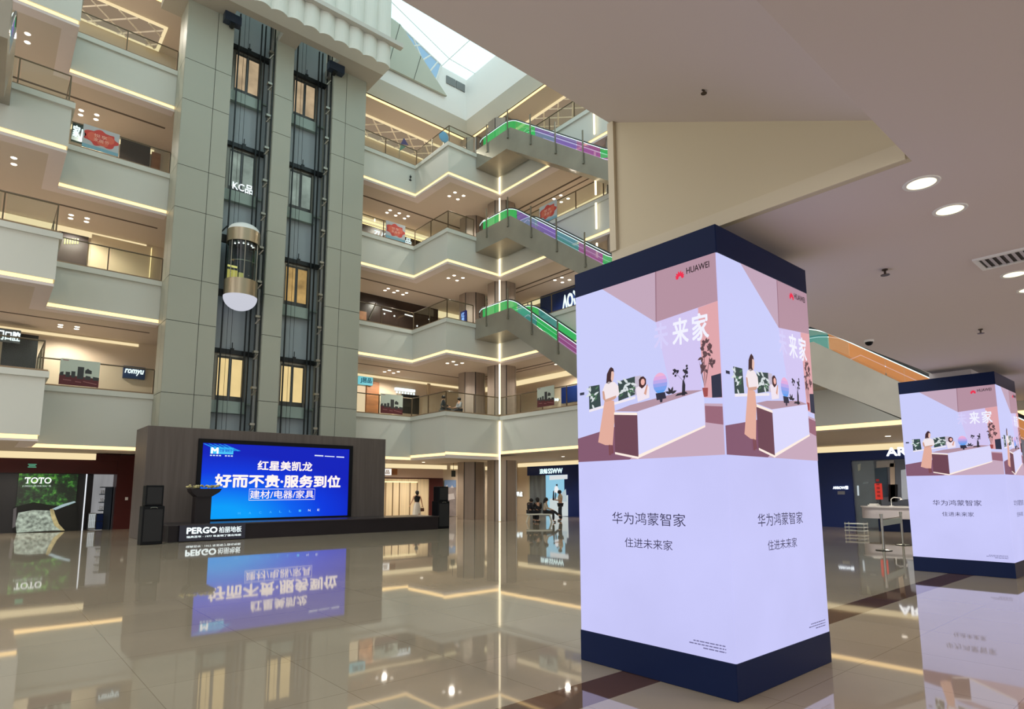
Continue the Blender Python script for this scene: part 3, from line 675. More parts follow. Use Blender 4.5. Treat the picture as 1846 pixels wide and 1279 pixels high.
# ================================================================== ESCALATORS
GREEN = lit_glass('green_lit_glass', (60, 205, 105), .42, .5); PURPLE = lit_glass('purple_lit_glass', (150, 120, 205), .3, .55)
ORANGE = lit_glass('orange_lit_glass', (225, 150, 90), .42, .45); TEAL = lit_glass('teal_lit_glass', (96, 190, 180), .26, .55); PINK = lit_glass('pink_lit_glass', (200, 110, 180), .3, .5)
def escalator(x0, x1, ys, yb, zt, zl, label, tones, slope=.72, ylow=2.4, group='escalators along the right side of the atrium', posts=True):
    run = (zt-zl)/slope; yl = yb-run; ye = yl-ylow
    t = thing('escalator', label, 'escalator', ((x0+x1)/2, (ye+ys)/2, zl), group)
    def line(dz): return [(ys, zt+dz), (yb, zt+dz), (yl, zl+dz), (ye, zl+dz)]
    low = [(ys, zt-.75), (yb+.3, zt-.75), (yl-.25, max(zl-.75, 0.0)), (ye, max(zl-.75, 0.0))]
    top = [(ys, zt+.0), (yb, zt+.0), (yl, zl+.02), (ye, zl+.02)]
    MB().prism(top+low[::-1], x0+.1, x1-.1, 'x').done('truss', TRUSS, t)
    dk = line(.33)
    for a, b in ((x0, x0+.1), (x1-.1, x1)): MB().prism(dk+low[::-1], a, b, 'x').done('side_panel', TRUSS, t)
    s = MB(); n = 22
    for i in range(n):
        y = yb-run*(i+.5)/n; z = zt-(zt-zl)*(i+.5)/n; s.box(x0+.14, y-run/n/2, z-.12, x1-.14, y+run/n/2, z+.06)
    s.done('step_band', DARKMETAL, t)['kind'] = 'stuff'
    def pt(y, dz):
        if y >= yb: return zt+dz
        if y <= yl: return zl+dz
        return zt+dz-(yb-y)*slope
    hs = .86
    def curve(y0, y1, dz):
        ys_ = []; k = 40
        for i in range(k+1): ys_.append(y0+(y1-y0)*i/k)
        out = []
        for y in ys_:
            z = sum(pt(y+d, dz) for d in (-.5, -.25, 0, .25, .5))/5; out.append((y, z))
        return out
    ya, yz = ys-.55, ye+.35
    hr = curve(ya, yz, hs)
    # newel curve at each end
    c0 = [(ya+.28*sin(a), hr[0][1]-.28+.28*cos(a)) for a in (RAD(150), RAD(120), RAD(90), RAD(60), RAD(30))]
    c1 = [(yz-.28*sin(a), hr[-1][1]-.28+.28*cos(a)) for a in (RAD(30), RAD(60), RAD(90), RAD(120), RAD(150))]
    path = c0+hr+c1
    for i, x in enumerate((x0+.06, x1-.06)):
        MB().tube([(x, y, z) for y, z in path], .035, 8).done('handrail', mat('handrail_black', (30, 32, 34), .4), t, smooth=True)
        MB().tube([(x-.03 if i == 0 else x-.05, y, z-.05) for y, z in path[3:-3]], .014, 6).done('light_line', glow((226, 250, 246), 1.5), t)
        nseg = 8
        for k in range(nseg):
            a, b = ya+(yz-ya)*k/nseg, ya+(yz-ya)*(k+1)/nseg; m = (a+b)/2
            q = [(a-.015, pt(a, .33)), (b+.015, pt(b, .33)), (b+.015, curve(b, b, hs-.04)[0][1]), (m, curve(m, m, hs-.04)[0][1]), (a-.015, curve(a, a, hs-.04)[0][1])]
            gm = tones[k % len(tones)]
            MB().prism(q, x-.006, x+.006, 'x').done('glass_panel', gm, t)
    for dz, off in ((.58, 1.2), (.36, 2.4)):
        c = curve(yb-off, yz, dz); c = [(c[0][0]+.5, c[0][1]-.32), (c[0][0]+.3, c[0][1]-.08)]+c
        MB().tube([(x0+.09, y, z) for y, z in c], .012, 6).done('light_line', glow((232, 232, 255), 1.2), t)
    y = ys-1.0
    while posts and y > ye+.3:
        z = pt(y, .33); MB().box(x0-.075, y-.03, z-.5, x0-.03, y+.03, z+1.05).box(x0-.08, y-.05, z-.56, x0-.0, y+.05, z-.44).done('post', STEEL, t)
        y -= 1.75
    return t
e5 = escalator(19.5, 21.08, 25.55, 22.65, LV[3], LV[2], 'highest escalator on the right, its landing joined to the fifth gallery', [GREEN, GREEN, GREEN, PURPLE, PURPLE, PINK, GREEN, TEAL])
e4 = escalator(19.5, 21.08, 25.55, 22.65, LV[2], LV[1], 'middle escalator on the right, its landing joined to the fourth gallery', [GREEN, GREEN, PURPLE, PURPLE, TEAL, PINK, GREEN, PURPLE])
e3 = escalator(19.5, 21.08, 25.55, 22.65, LV[1], LV[0], 'lower escalator on the right, going down behind the nearest advertising pillar', [GREEN, GREEN, TEAL, GREEN, PINK, PURPLE, GREEN, TEAL])
dup(e5, (-21.34, 0, 0), 'end of an escalator landing at the upper left edge, on the fifth gallery')['group'] = 'escalator ends at the left edge'
dup(e4, (-21.34, 0, 0), 'end of an escalator landing at the left edge, on the fourth gallery')['group'] = 'escalator ends at the left edge'
escalator(18.0, 19.58, 10.4, 7.45, LV[0], 0.0, 'grey escalator with orange glow between the two advertising pillars', [TEAL, TEAL, ORANGE, ORANGE, ORANGE, ORANGE, TEAL, TEAL], slope=.70, ylow=1.2, posts=False)
struct(B(19.58, 7.6, LV[0]-.6, 21.25, 10.4, LV[0], 'floor_bridge', CEIL_IN), 'short bridge to the escalator')

# ================================================================== GLASS RAILINGS
POSTM = mat('railing_post_bronze', (104, 92, 74), .4, .6)
def railing(path, k, label, high=1.0):
    z0, z1 = CAP[k], CAP[k]+high
    c = offset(path, -.1); t = thing('glass_railing', label, 'railing', (c[0][0], c[0][1], z0))
    MB().tube([(x, y, z1) for x, y in c], .028, 8).done('handrail', POSTM, t)
    for a, b in zip(c, c[1:]):
        L = hypot(b[0]-a[0], b[1]-a[1]); n = max(1, round(L/1.7)); ux, uy = (b[0]-a[0])/L, (b[1]-a[1])/L
        for i in range(n+1):
            if i == n and b is not c[-1]: continue
            x, y = a[0]+ux*L*i/n, a[1]+uy*L*i/n
            B(x-.022, y-.022, z0, x+.022, y+.022, z1-.02, 'post', POSTM, t)
        for i in range(n):
            s0, s1 = L*i/n+.06, L*(i+1)/n-.06; w = .006
            p = [(a[0]+ux*s0-uy*w, a[1]+uy*s0+ux*w), (a[0]+ux*s1-uy*w, a[1]+uy*s1+ux*w), (a[0]+ux*s1+uy*w, a[1]+uy*s1-ux*w), (a[0]+ux*s0+uy*w, a[1]+uy*s0-ux*w)]
            MB().prism(p, z0+.03, z1+.02, 'z').done('glass_pane', GLASS, t)
for k in range(4):
    railing([(-3, 25.6)]+LEFT[1:], k, 'glass railing on the %s gallery left of the lift tower' % ORD[k])
    if k == 0:
        railing(RIGHT[:4]+[(21.25, 10.5)], k, 'glass railing on the second gallery right of the lift tower')
    else:
        railing(RIGHT[:3]+[(19.46, 25.6)], k, 'glass railing on the %s gallery between lift tower and escalator' % ORD[k])
        railing([(21.25, 25.2), (21.25, 16.2)], k, 'glass railing on the %s gallery behind the escalators' % ORD[k])

# ================================================================== LIFTS
def lift_door(xc, k, label, warm):
    z = LV[k]+.05; y = TB
    t = thing('lift_entrance', label, 'lift entrance', (xc, y, z), 'glass lift entrances in the tower shafts')
    w = .56; h = 2.0
    f = MB(); f.box(xc-w-.1, y-.06, z, xc-w, y-.005, z+h+.1); f.box(xc+w, y-.06, z, xc+w+.1, y-.005, z+h+.1); f.box(xc-w, y-.06, z+h, xc+w, y-.005, z+h+.1)
    f.done('frame', STEEL, t)
    for s in (-1, 1):
        a, b = (xc-w, xc-.02) if s < 0 else (xc+.02, xc+w)
        d = B(a+.003, y-.04, z+.02, b-.003, y-.006, z+h-.003, 'door_leaf', mat('door_leaf_dark', (74, 76, 74), .4, .4), t)
        B(a+.05, y-.046, z+.22, b-.05, y-.04, z+h-.1, 'pane', warm, d)
    m = MB(); m.box(xc-w-.3, y-.2, z+h+.1, xc+w+.7, y-.005, z+h+.3).box(xc-.08, y-.24, z+h+.1, xc+.08, y-.2, z+h+.36).tube([(xc, y-.2, z+h+.3), (xc, y-.2, z+h+.62)], .02, 6)
    m.done('header_beam', DARKMETAL, t)
    m = MB(); m.box(xc-w-.16, y-.2, z-.5, xc+w+.1, y-.16, z-.02).box(xc-w-.2, y-.24, z-.56, xc+w+.14, y-.005, z-.5).box(xc+w+.1, y-.1, z-.12, xc+w+.7, y-.04, z-.04)
    m.done('toe_guard', mat('toe_guard_glass_green', (150, 168, 160), .3), t)
WARM = mat('warm_lit_pane', (236, 208, 146), emit=.95, noise=.1, nscale=1.4, stretch=(1, 1, .6)); DIM = mat('dim_lit_pane', (196, 172, 138), emit=.8, noise=.25, nscale=1.5); COOL = mat('cool_lit_pane', (150, 166, 156), emit=.7, noise=.3, nscale=1.8)  # pane glow painted in place of corridor light behind the glass
WARM2 = mat('warm_lit_pane_dark', (184, 150, 92), emit=.85, noise=.4, nscale=1.6)
for k, m in ((0, WARM), (2, COOL), (3, DIM)):
    lift_door(8.07, k, 'glass lift doors of the left shaft at the %s gallery' % ORD[k], m)
for k, m in ((0, WARM), (1, WARM2), (2, COOL), (3, DIM)):
    lift_door(10.87, k, 'glass lift doors of the right shaft at the %s gallery' % ORD[k], m)
kc = next(o for o in bpy.data.objects if o.name.startswith('lift_entrance') and abs(o.location.x-8.07) < .01 and abs(o.location.z-LV[2]-.05) < .01)
text('KC品', 'lettering', SIGNW, at(1, TB-.06, 419, 341), RX, UZ, w=.9, h=.42, bold=.02, parent=kc)
def rails(x0, x1, label):
    t = thing('lift_guide_rails', label, 'lift rails', ((x0+x1)/2, 28.3, 0))
    for x in (x0+.42, x1-.5, x1-.32): B(x-.025, 28.2, 0.0, x+.025, 28.28, 24, 'guide_rail', DARKMETAL, t)
    for x in (x0+.62, x0+.8): MB().tube([(x, 28.14, 3), (x, 28.14, 24)], .008, 6).done('cable', BLACKM, t)
    lad = MB(); z = 4.5
    lad.box(x1-.26, 27.7, 3, x1-.22, 27.78, 24); lad.box(x1-.08, 27.62, 3, x1-.04, 27.7, 24)
    lad.done('counterweight_frame', DARKMETAL, t)
    c = MB()
    while z < 23.5:
        c.box(x1-.28, 27.64, z, x1-.05, 27.84, z+.1); c.tube([(x1-.26, 27.74, z-.3), (x1-.1, 27.64, z-.05)], .04, 6); z += 1.62
    c.done('bracket', STEEL, t)['kind'] = 'stuff'
    pn = MB(); z = 4.6
    while z < 23.5:
        pn.box(x1-.2, 27.72, z, x1-.1, 27.76, z+1.25); z += 1.62
    pn.done('weight', mat('counterweight_grey', (122, 124, 122), .5), t)['kind'] = 'stuff'
rails(7.13, 9.05, 'dark guide rails and counterweight brackets in the left lift shaft')
rails(9.9, 11.92, 'dark guide rails and counterweight brackets in the right lift shaft')
for x0, x1, lb in ((6.5, 7.4, 'left'), (11.4, 12.4, 'right')):
    t = thing('hoist_unit', 'blue-black lift hoist box under the fluted wall, %s shaft' % lb, 'machine', (x0+.4, 27.0, 22.2))
    B(x0+.1, 27.1, 22.55, x1-.1, 27.45, 22.96, 'housing', mat('hoist_blue', (36, 48, 66), .4), t); MB().tube([(x0+.45, 27.15, 22.5), (x0+.45, 27.4, 22.5)], .1, 12).done('pulley', DARKMETAL, t)
# panoramic cab
cx, cy = 7.98, 27.35
cab = thing('lift_cab', 'round glass panoramic lift cab with white domes in the left shaft', 'lift', (cx, cy, 9.4))
r = .66
MB().lathe(cx, cy, [(r, 12.98)]+[(r*cos(a), 12.98+.40*sin(a)) for a in [RAD(i*11.25) for i in range(0, 8)]]+[(0, 13.38)], 40).done('top_dome', mat('dome_white', (226, 230, 228), .35), cab, True)
MB().lathe(cx, cy, [(r-.02, 12.42), (r+.02, 12.42), (r+.02, 12.98), (r-.02, 12.98)], 40).done('upper_drum', BRASS, cab, True)
MB().lathe(cx, cy, [(r-.03, 10.72), (r-.03, 12.42)], 40).done('glass_wall', glass('cab_glass', refl=.2), cab, True)
MB().lathe(cx, cy, [(0, 10.7), (r+.02, 10.72), (r+.02, 10.02), (r-.02, 10.02), (0, 10.02)], 40).done('lower_drum', BRASS, cab, True)
MB().lathe(cx, cy, [(r+.03, 10.02)]+[((r+.03)*cos(a), 10.02-.58*sin(a)) for a in [RAD(i*11.25) for i in range(1, 8)]]+[(0, 9.44)], 40).done('bottom_dome', mat('dome_lit_white', (214, 216, 228), emit=.85), cab, True)
MB().lathe(cx, cy, [(r-.06, 12.38), (0, 12.38)], 40).done('cab_ceiling', mat('cab_ceiling_dark', (26, 30, 48), .2), cab)
m = MB(); m.prism([(cx-r*.75, cy+.35), (cx+r*.75, cy+.35), (cx+r*.75, cy+.42), (cx-r*.75, cy+.42)], 10.74, 12.36); m.done('back_wall', mat('cab_wall_dark', (30, 38, 54), .15, .3), cab)
B(cx-.5, cy+.3, 10.78, cx-.08, cy+.345, 11.3, 'lit_panel', glow((214, 196, 96), .8), cab); B(cx-.02, cy+.3, 10.78, cx+.2, cy+.345, 11.25, 'lit_panel', glow((204, 196, 110), .7), cab); B(cx-.5, cy+.3, 11.42, cx-.1, cy+.345, 11.5, 'lit_panel', glow((240, 226, 130), 1), cab)
for i in range(6):
    a = RAD(200+i*28); MB().lathe(cx+.4*cos(a), cy+.4*sin(a), [(0, 12.34), (.035, 12.34), (.035, 12.37), (0, 12.37)], 10).done('downlight', WHITELED, cab)
for a in (RAD(212), RAD(262), RAD(318)):
    x, y = cx+(r-.01)*cos(a), cy+(r-.01)*sin(a); MB().tube([(x, y, 10.72), (x, y, 12.42)], .018, 6).done('mullion', STEEL, cab)
MB().tube([(cx+(r-.1)*cos(RAD(i)), cy+(r-.1)*sin(RAD(i)), 11.55) for i in range(190, 351, 10)], .018, 6).done('handrail', STEEL, cab)
mm = MB(); mm.box(cx-.95, cy+.5, 12.55, cx+.95, cy+.62, 12.9).box(cx-.95, cy+.5, 10.1, cx+.95, cy+.62, 10.4).tube([(cx-.85, cy+.5, 12.9), (cx-.6, cy+.35, 13.25)], .03, 6); mm.done('carriage', DARKMETAL, cab)

# ================================================================== DOWNLIGHTS
DLM = glow((255, 244, 226), 3.0)
def downlight(x, y, z, label, group, r=.085):
    o = MB().lathe(0, 0, [(0, -.012), (r, -.012), (r*1.15, 0), (0, 0)], 14).done('downlight', DLM); o.location = (x, y, z)
    return tag(o, label, 'ceiling light', group)
def lamp(x, y, z, power, col=(1, .91, .79), r=.12):  # spot at a downlight cluster, also used as added fill without a fixture
    l = bpy.data.lights.new('downlight_and_fill_beam', 'SPOT'); l.energy = power; l.color = col; l.spot_size = RAD(155); l.spot_blend = .5; l.shadow_soft_size = r
    o = bpy.data.objects.new('downlight_and_fill_beam', l); COL.objects.link(o); o.location = (x, y, z-.05)
proto = None
def cluster(pts, z, label, group, r=.085, power=None):
    global proto
    for x, y in pts:
        if proto is None or r != .085:
            o = downlight(x, y, z, label, group, r)
            if r == .085: proto = o
        else:
            o = proto.copy(); COL.objects.link(o); o.location = (x, y, z); o['label'] = label; o['group'] = group
    if power is None: power = GALP
    lamp(sum(p[0] for p in pts)/len(pts), sum(p[1] for p in pts)/len(pts), z, power)
GALP = 420
DX = [(-.3, -.28), (.3, -.28), (-.3, .28), (.3, .28)]
SIX = [(-.62, -.2), (-.6, .22), (0, -.2), (0, .22), (.62, -.2), (.62, .22)]
for z, nm in ((CEILZ[3], 'fifth'), (CEILZ[2], 'fourth'), (CEILZ[1], 'third')):
    cluster([(19.35+a, 27.2+b) for a, b in DX], z, 'small round downlight in the four over the corner balcony, ceiling below the %s gallery' % nm, 'corner balcony downlights below the %s gallery' % nm)
    cluster([(18.0+a, 31.45+b) for a, b in SIX] if z > 9 else [(17.92+a, 31.6+b) for a, b in DX], z-.0, 'small round downlight by the back shopfronts right of the tower, ceiling below the %s gallery' % nm, 'back shop downlights below the %s gallery' % nm)
    cluster([(24.15+a, 23.55+b) for a, b in DX], z, 'small round downlight behind the escalators, ceiling below the %s gallery' % nm, 'right side downlights below the %s gallery' % nm)
    cluster([(2.08, 31.5), (2.1, 31.92), (2.65, 31.45), (2.67, 31.88)], z, 'small round downlight by the shops left of the tower, ceiling below the %s gallery' % nm, 'left shop downlights below the %s gallery' % nm)
    if z > 9:
        cluster([(0.0, 27.25), (.02, 27.8)], z, 'small round downlight over the left balcony, ceiling below the %s gallery' % nm, 'left balcony downlights below the %s gallery' % nm, power=120)
    for yy in (17, 10, 3): lamp(23.4, yy, z, GALP)  # fill spots without fixtures, added to brighten the right galleries
    for xx in (-5, ): lamp(xx, 31, z, 250)  # added fill spot for the unseen left gallery, no fixture
cluster([(1.2, 29.3)], 3.3, 'small round downlight above the green display on the ground floor', 'ground floor left downlight')
cluster([(19.6, 30.6)], 3.3, 'small round downlight in the ground floor ceiling above the walking woman', 'ground floor back downlight')
cluster([(25.6, 25.1)], 3.6, 'small round downlight in front of the navy shop with the tall poster', 'ground floor right downlight')
cluster([(25.5, 8.1)], 3.6, 'small round downlight in front of the navy shop between the pillars', 'ground floor shop downlight')
for xx, yy, zz in ((-4, 29.5, 3.3), (10, 30.8, 3.3), (16, 30.8, 3.3), (25, 31, 3.6), (25.4, 17, 3.6), (25.4, 1.5, 3.6)): lamp(xx, yy, zz, GALP)  # added ground floor fill spots, no downlight modelled here
for xx in (-2, 3.2, 16, 20.5): lamp(xx, 30.4, 23.5, GALP)  # added fill spots below the top ceiling, no fixtures
for yy in (24, 15, 6): lamp(22.6, yy, 23.5, GALP)  # the same added fill along the top right gallery
# recessed lamps of the low ceiling
def big_light(x, y, label):
    t = thing('recessed_downlight', label, 'ceiling light', (x, y, NZ), 'round recessed lights of the low ceiling')
    MB().lathe(x, y, [(.1, NZ-.006), (.125, NZ-.008), (.13, NZ), (.1, NZ)], 28).done('trim_ring', WHITEM, t)
    MB().lathe(x, y, [(0, NZ-.004), (.1, NZ-.004)], 28).done('lens', glow((255, 240, 190), 2.4), t)
    lamp(x, y, NZ, 45, (1, .88, .74), .1)
for x, y, lb in ((5.43, 1.34, 'round recessed ceiling light nearest to the sloping ceiling corner'), (6.15, 1.33, 'round recessed ceiling light, second from the sloping ceiling corner'), (8.6, 1.33, 'round recessed ceiling light just past the ceiling grille'), (9.42, 1.33, 'small round recessed ceiling light at the far right, beyond the grille')):
    big_light(x, y, lb)
for x, y in ((3, -2.5), (8, -2.5), (13, -2.5), (13, 1), (-4, -2)): lamp(x, y, NZ, 110, (1, .9, .8), .1)  # unseen fill spots added to brighten the low ceiling by floor bounce
vt = thing('ceiling_grille', 'slatted air grille in the low ceiling at the right edge', 'vent', (7.92, .9, NZ))
f = MB(); f.box(7.70, .3, NZ-.02, 7.74, 1.52, NZ); f.box(8.10, .3, NZ-.02, 8.14, 1.52, NZ); f.box(7.74, 1.48, NZ-.02, 8.10, 1.52, NZ); f.box(7.74, .3, NZ-.02, 8.10, .34, NZ); f.done('frame', WHITEM, vt)
B(7.74, .34, NZ-.004, 8.10, 1.48, NZ-.001, 'duct', mat('duct_grey', (70, 68, 68), .7), vt)
f = MB()
for i in range(18):
    y = .37+i*.062; f.face([(7.74, y, NZ-.018), (8.10, y, NZ-.018), (8.10, y+.036, NZ-.005), (7.74, y+.036, NZ-.005)])
f.done('blades', mat('grille_grey', (200, 196, 192), .5), vt)
def sprinkler(x, y, z, label, k=1.0):
    t = thing('sprinkler', label, 'sprinkler', (x, y, z))
    MB().lathe(x, y, [(0, z), (.03*k, z), (.03*k, z-.012*k), (.012*k, z-.02*k), (.012*k, z-.06*k), (0, z-.06*k)], 12).done('body', mat('sprinkler_brass', (86, 76, 68), .4, .7), t, True)
    MB().lathe(x, y, [(0, z-.062*k), (.045*k, z-.062*k), (.045*k, z-.068*k), (0, z-.068*k)], 12).done('deflector', mat('sprinkler_brass', (86, 76, 68), .4, .7), t)
sp = at(2, 4.95, 1268, 150); sz = NZ+.3+(sp.y-1.281)*(1.34/2.789)
sprinkler(sp.x, sp.y, sz+.005, 'small brass sprinkler hanging from the sloping ceiling', .55)
sprinkler(7.32, 2.22, NZ, 'small brass sprinkler in the low ceiling right of the nearest pillar')
sprinkler(11.22, 2.2, NZ, 'small brass sprinkler in the low ceiling above the farther pillar')
cd = thing('dome_camera', 'white dome camera under the ceiling between the advertising pillars', 'camera', (10.67, 3.55, NZ))
MB().lathe(10.67, 3.55, [(0, NZ), (.07, NZ), (.075, NZ-.03), (.06, NZ-.035)], 18).done('housing', WHITEM, cd, True)
MB().lathe(10.67, 3.55, [(.058, NZ-.034)]+[(.058*cos(RAD(a)), NZ-.034-.058*sin(RAD(a))) for a in (20, 40, 60, 75)]+[(0, NZ-.092)], 18).done('dome', BLACKM, cd, True)

# ================================================================== RAIL POSTERS
def rail_poster(o, right, w, h, kind, label):
    """printed board hung on a glass railing; o = lower left corner"""
    o = Vector(o); n = Vector(right).cross(UZ)
    t = thing('railing_poster', label, 'poster', o, 'printed boards hung on the glass railings')
    f = Face(o, right, w, h)
    mb = MB(); c = [f.p(0, 0), f.p(1, 0), f.p(1, 1), f.p(0, 1)]
    mb.face(c); ex = bmesh.ops.extrude_face_region(mb.bm, geom=mb.bm.faces[:])
    for v in ex['geom']:
        if isinstance(v, bmesh.types.BMVert): v.co -= n*.02
    R = random.Random(w)
    P = lambda polys, rgb, l, nm: shape(f, polys, rgb, l, nm, t, m=mat('print_%d_%d_%d' % rgb, rgb, .5))
    if kind == 'city':
        mb.done('board', mat('print_pale_green', (196, 208, 196), .5), t)
        P([[(0, 0), (1, 0), (1, .33), (0, .4)]], (92, 30, 38), 1, 'print_ground')
        P([[(0, .36), (.1, .34), (.1, .5), (.04, .48), (.02, .47)], [(.15, .3), (.26, .3), (.26, .5), (.15, .5)], [(.29, .3), (.39, .3), (.39, .54), (.29, .54)], [(.44, .27), (.6, .27), (.6, .74), (.44, .74)], [(.63, .5), (.8, .5), (.8, .62), (.73, .66), (.7, .7), (.63, .62)], [(.62, .26), (.79, .26), (.78, .4), (.66, .42)], [(.84, .26), (1, .26), (1, .38), (.84, .4)]], (50, 54, 56), 2, 'print_skyline')
        P([[(.1, .18), (.3, .17), (.3, .2), (.1, .21)], [(.4, .14), (.55, .13), (.55, .16), (.4, .17)], [(.6, .17), (.95, .1), (.95, .13), (.6, .2)], [(.06, .93), (.2, .93), (.2, .96), (.06, .96)]], (150, 96, 96), 3, 'small_print')
    else:
        mb.done('board', mat('print_grey_blue', (176, 182, 186), .5), t)
        blob = [(.5+.46*(1+.12*cos(7*a))*cos(a), .55+.34*(1+.14*cos(7*a+1))*sin(a)) for a in [2*pi*i/48 for i in range(48)]]
        P([[(.5+.0+min(.49, max(-.49, x-.5)), y) for x, y in blob]], (196, 62, 52), 1, 'print_flower')
        P([ell(.26, .55, .14, .2, 10), ell(.74, .6, .13, .18, 10), ell(.55, .36, .16, .12, 10)], (212, 96, 72), 2, 'print_petal')
        P([[(0, .0), (1, 0), (1, .14), (0, .16)]], (120, 168, 186), 2, 'print_base')
        text('悦享', 'print_lettering', mat('print_pale', (240, 190, 170), .5), f.p(.3, .56, .008), right, UZ, w=w*.36, h=h*.16, parent=t, depth=0); text('家居节', 'print_lettering', mat('print_pale', (240, 190, 170), .5), f.p(.3, .38, .008), right, UZ, w=w*.42, h=h*.15, parent=t, depth=0)
yb_ = 28.86
rail_poster((2.01, yb_, 5.72), RX, 1.28, 1.02, 'city', 'pale green skyline poster on the second gallery railing left of the tower')
rail_poster((2.03, yb_, 15.48), RX, 1.25, .98, 'red', 'red flower poster on the fourth gallery railing left of the tower')
rail_poster((15.76, yb_, 5.73), RX, 1.34, 1.05, 'city', 'pale green skyline poster on the second gallery railing right of the tower')
rail_poster((15.81, yb_, 15.47), RX, 1.22, .99, 'red', 'red flower poster on the fourth gallery railing right of the tower')
rail_poster((21.21, 22.57, 5.82), RY, 1.22, 1.0, 'city', 'pale green skyline poster on the second gallery railing under the escalator')
q0 = at(0, 21.2, 972, 385)
rail_poster((21.21, q0.y, 15.46), RY, 1.3, .98, 'red', 'red flower poster on the fourth gallery railing behind the escalator')

# ================================================================== SHOP SIGNS ON THE GALLERIES
def sign(x0, z0, x1, z1, y, board, body, label, sh=0, frac=.6, wf=.86, col=SIGNW, bold=.03, axis='y', back=None):
    t = thing('shop_sign', label, 'sign', ((x0+x1)/2, y, z0) if axis == 'y' else (y, (x0+x1)/2, z0))
    if axis == 'y':
        B(x0, y-.06, z0, x1, back or WY-.001, z1, 'board', board, t); o = (x0+(x1-x0)*(1-wf)/2, y-.062, z0+(z1-z0)*(1-frac)/2); rt = RX; w = (x1-x0)*wf
    else:
        B(y-.06, x1, z0, WXU-.001, x0, z1, 'board', board, t); o = (y-.062, x0+(x1-x0)*(1-wf)/2, z0+(z1-z0)*(1-frac)/2); rt = RY; w = (x0-x1)*wf
    text(body, 'lettering', col, o, rt, UZ, w=w, h=(z1-z0)*frac, parent=t, bold=bold, shear=sh, depth=.012)
    return t
def pnl(px0, py0, px1, py1, y, m, name, label, cat, axis=1, parent=None):
    a, b = at(axis, y, px0, py1), at(axis, y, px1, py0)
    if axis == 1: o = B(a.x, y, a.z, b.x, WY-.001, b.z, name, m, parent)
    else: o = B(y, a.y, a.z, WXU-.001, b.y, b.z, name, m, parent)
    if not parent: tag(o, label, cat)
    return o
yw = WY-.14
TEALB = mat('teal_sign_board', (34, 66, 68), .4); DKBR = mat('dark_brown_shopfront', (62, 48, 40), .4, noise=.15, nscale=1); ORW = mat('orange_brown_wood', (150, 98, 58), .5, noise=.2, nscale=1.5, stretch=(1, 1, 4))
s_ = lambda px0, py0, px1, py1, y=yw: (lambda a, b: (a.x, a.z, b.x, b.z))(at(1, y, px0, py1), at(1, y, px1, py0))
sign(*s_(128, 226, 152, 252), yw, TEALB, '家1', 'teal shop sign with a lit white character, fourth gallery left', frac=.62, wf=.8)
pnl(214, 262, 272, 300, yw, DKBR, 'shop_window', 'dark brown shop window on the fourth gallery left', 'shop window'); pnl(272, 278, 290, 302, yw, ORW, 'wood_panel', 'orange wood panel on the fourth gallery beside the tower', 'panel')
pnl(100, 428, 160, 484, yw, DKBR, 'shop_window', 'dark brown shop window on the third gallery left', 'shop window')
t = thing('shop_sign', 'small yellow lit sign on the third gallery left of the tower', 'sign', at(1, yw, 116, 440))
for i in range(6):
    a, b = at(1, yw-.01, 115+i*4.7, 440), at(1, yw-.01, 118.6+i*4.7, 431); B(a.x, yw-.05, a.z, b.x, yw-.002, b.z, 'lit_block', glow((255, 240, 170), 1.2), t)
a, b = at(1, yw, 160, 486), at(1, yw, 270, 436)
sh_ = pnl(160, 446, 272, 490, yw+.02, mat('cream_shop_panel', (226, 208, 172), .7), 'partition', 'cream shop panel with a lit edge, third gallery left', 'panel')
pnl(270, 446, 274, 500, yw-.02, glow((255, 232, 170), 1.2), 'light_strip', '', '', parent=sh_)
pnl(0, 606, 70, 660, yw-.6, mat('dark_shop_glass', (34, 36, 36), .12), 'shop_window', 'dark glass shop window at the left edge of the second gallery', 'shop window')
sign(*s_(-8, 597, 38, 615, yw-.65), yw-.65, mat('sign_grey', (90, 96, 98), .4), '门口腔', 'white lit sign at the left edge of the second gallery', frac=.7, wf=.95, back=yw-.602)
sign(*s_(221, 664, 262, 681), yw, mat('sign_blue', (18, 52, 100), .4), 'romyu', 'small blue lit sign beside the tower, second gallery left', sh=.25, frac=.5)
# right of the tower
TQ = mat('turquoise_lit_sign', (120, 205, 215), emit=.9)
sign(*s_(645, 682, 670, 693), yw-.1, TQ, 'J居品', 'turquoise lit sign beside the tower on the second gallery', frac=.7, wf=.8, col=glow((30, 90, 110), .8), back=yw-.002)
pnl(660, 690, 684, 745, yw, ORW, 'wood_panel', 'orange brown wood panel on the second gallery right of the tower', 'panel')
pnl(645, 697, 659, 742, yw, glow((246, 216, 176), .9), 'light_box', 'pale lit panel beside the tower on the second gallery', 'panel')
pnl(725, 714, 756, 745, yw, mat('dark_shop_glass', (34, 36, 36), .12), 'shop_window', 'dark shop window behind the second gallery railing right of the tower', 'shop window')
pnl(771, 692, 776, 712, yw, mat('beige_pier', (196, 176, 146), .6), 'wall_pier', 'narrow beige pier on the second gallery', 'pier')
t = thing('shop_sign', 'white lit sign with a row of dots, second gallery back wall', 'sign', at(1, yw, 714, 708))
a, b = at(1, yw, 713, 703), at(1, yw, 748, 700); B(a.x, yw-.05, a.z-.02, b.x, WY-.001, a.z+.14, 'lit_bar', SIGNW, t)
for i in range(7):
    x = a.x+.08+i*(b.x-a.x-.16)/6; B(x-.05, yw-.05, a.z-.2, x+.05, yw, a.z-.09, 'lit_dot', SIGNW, t)
dk = pnl(646, 548, 790, 612, yw, mat('dark_shop_interior', (54, 42, 38), .25, noise=.2, nscale=.8), 'shop_window', 'dark shop window with white tube lights on the third gallery', 'shop window')
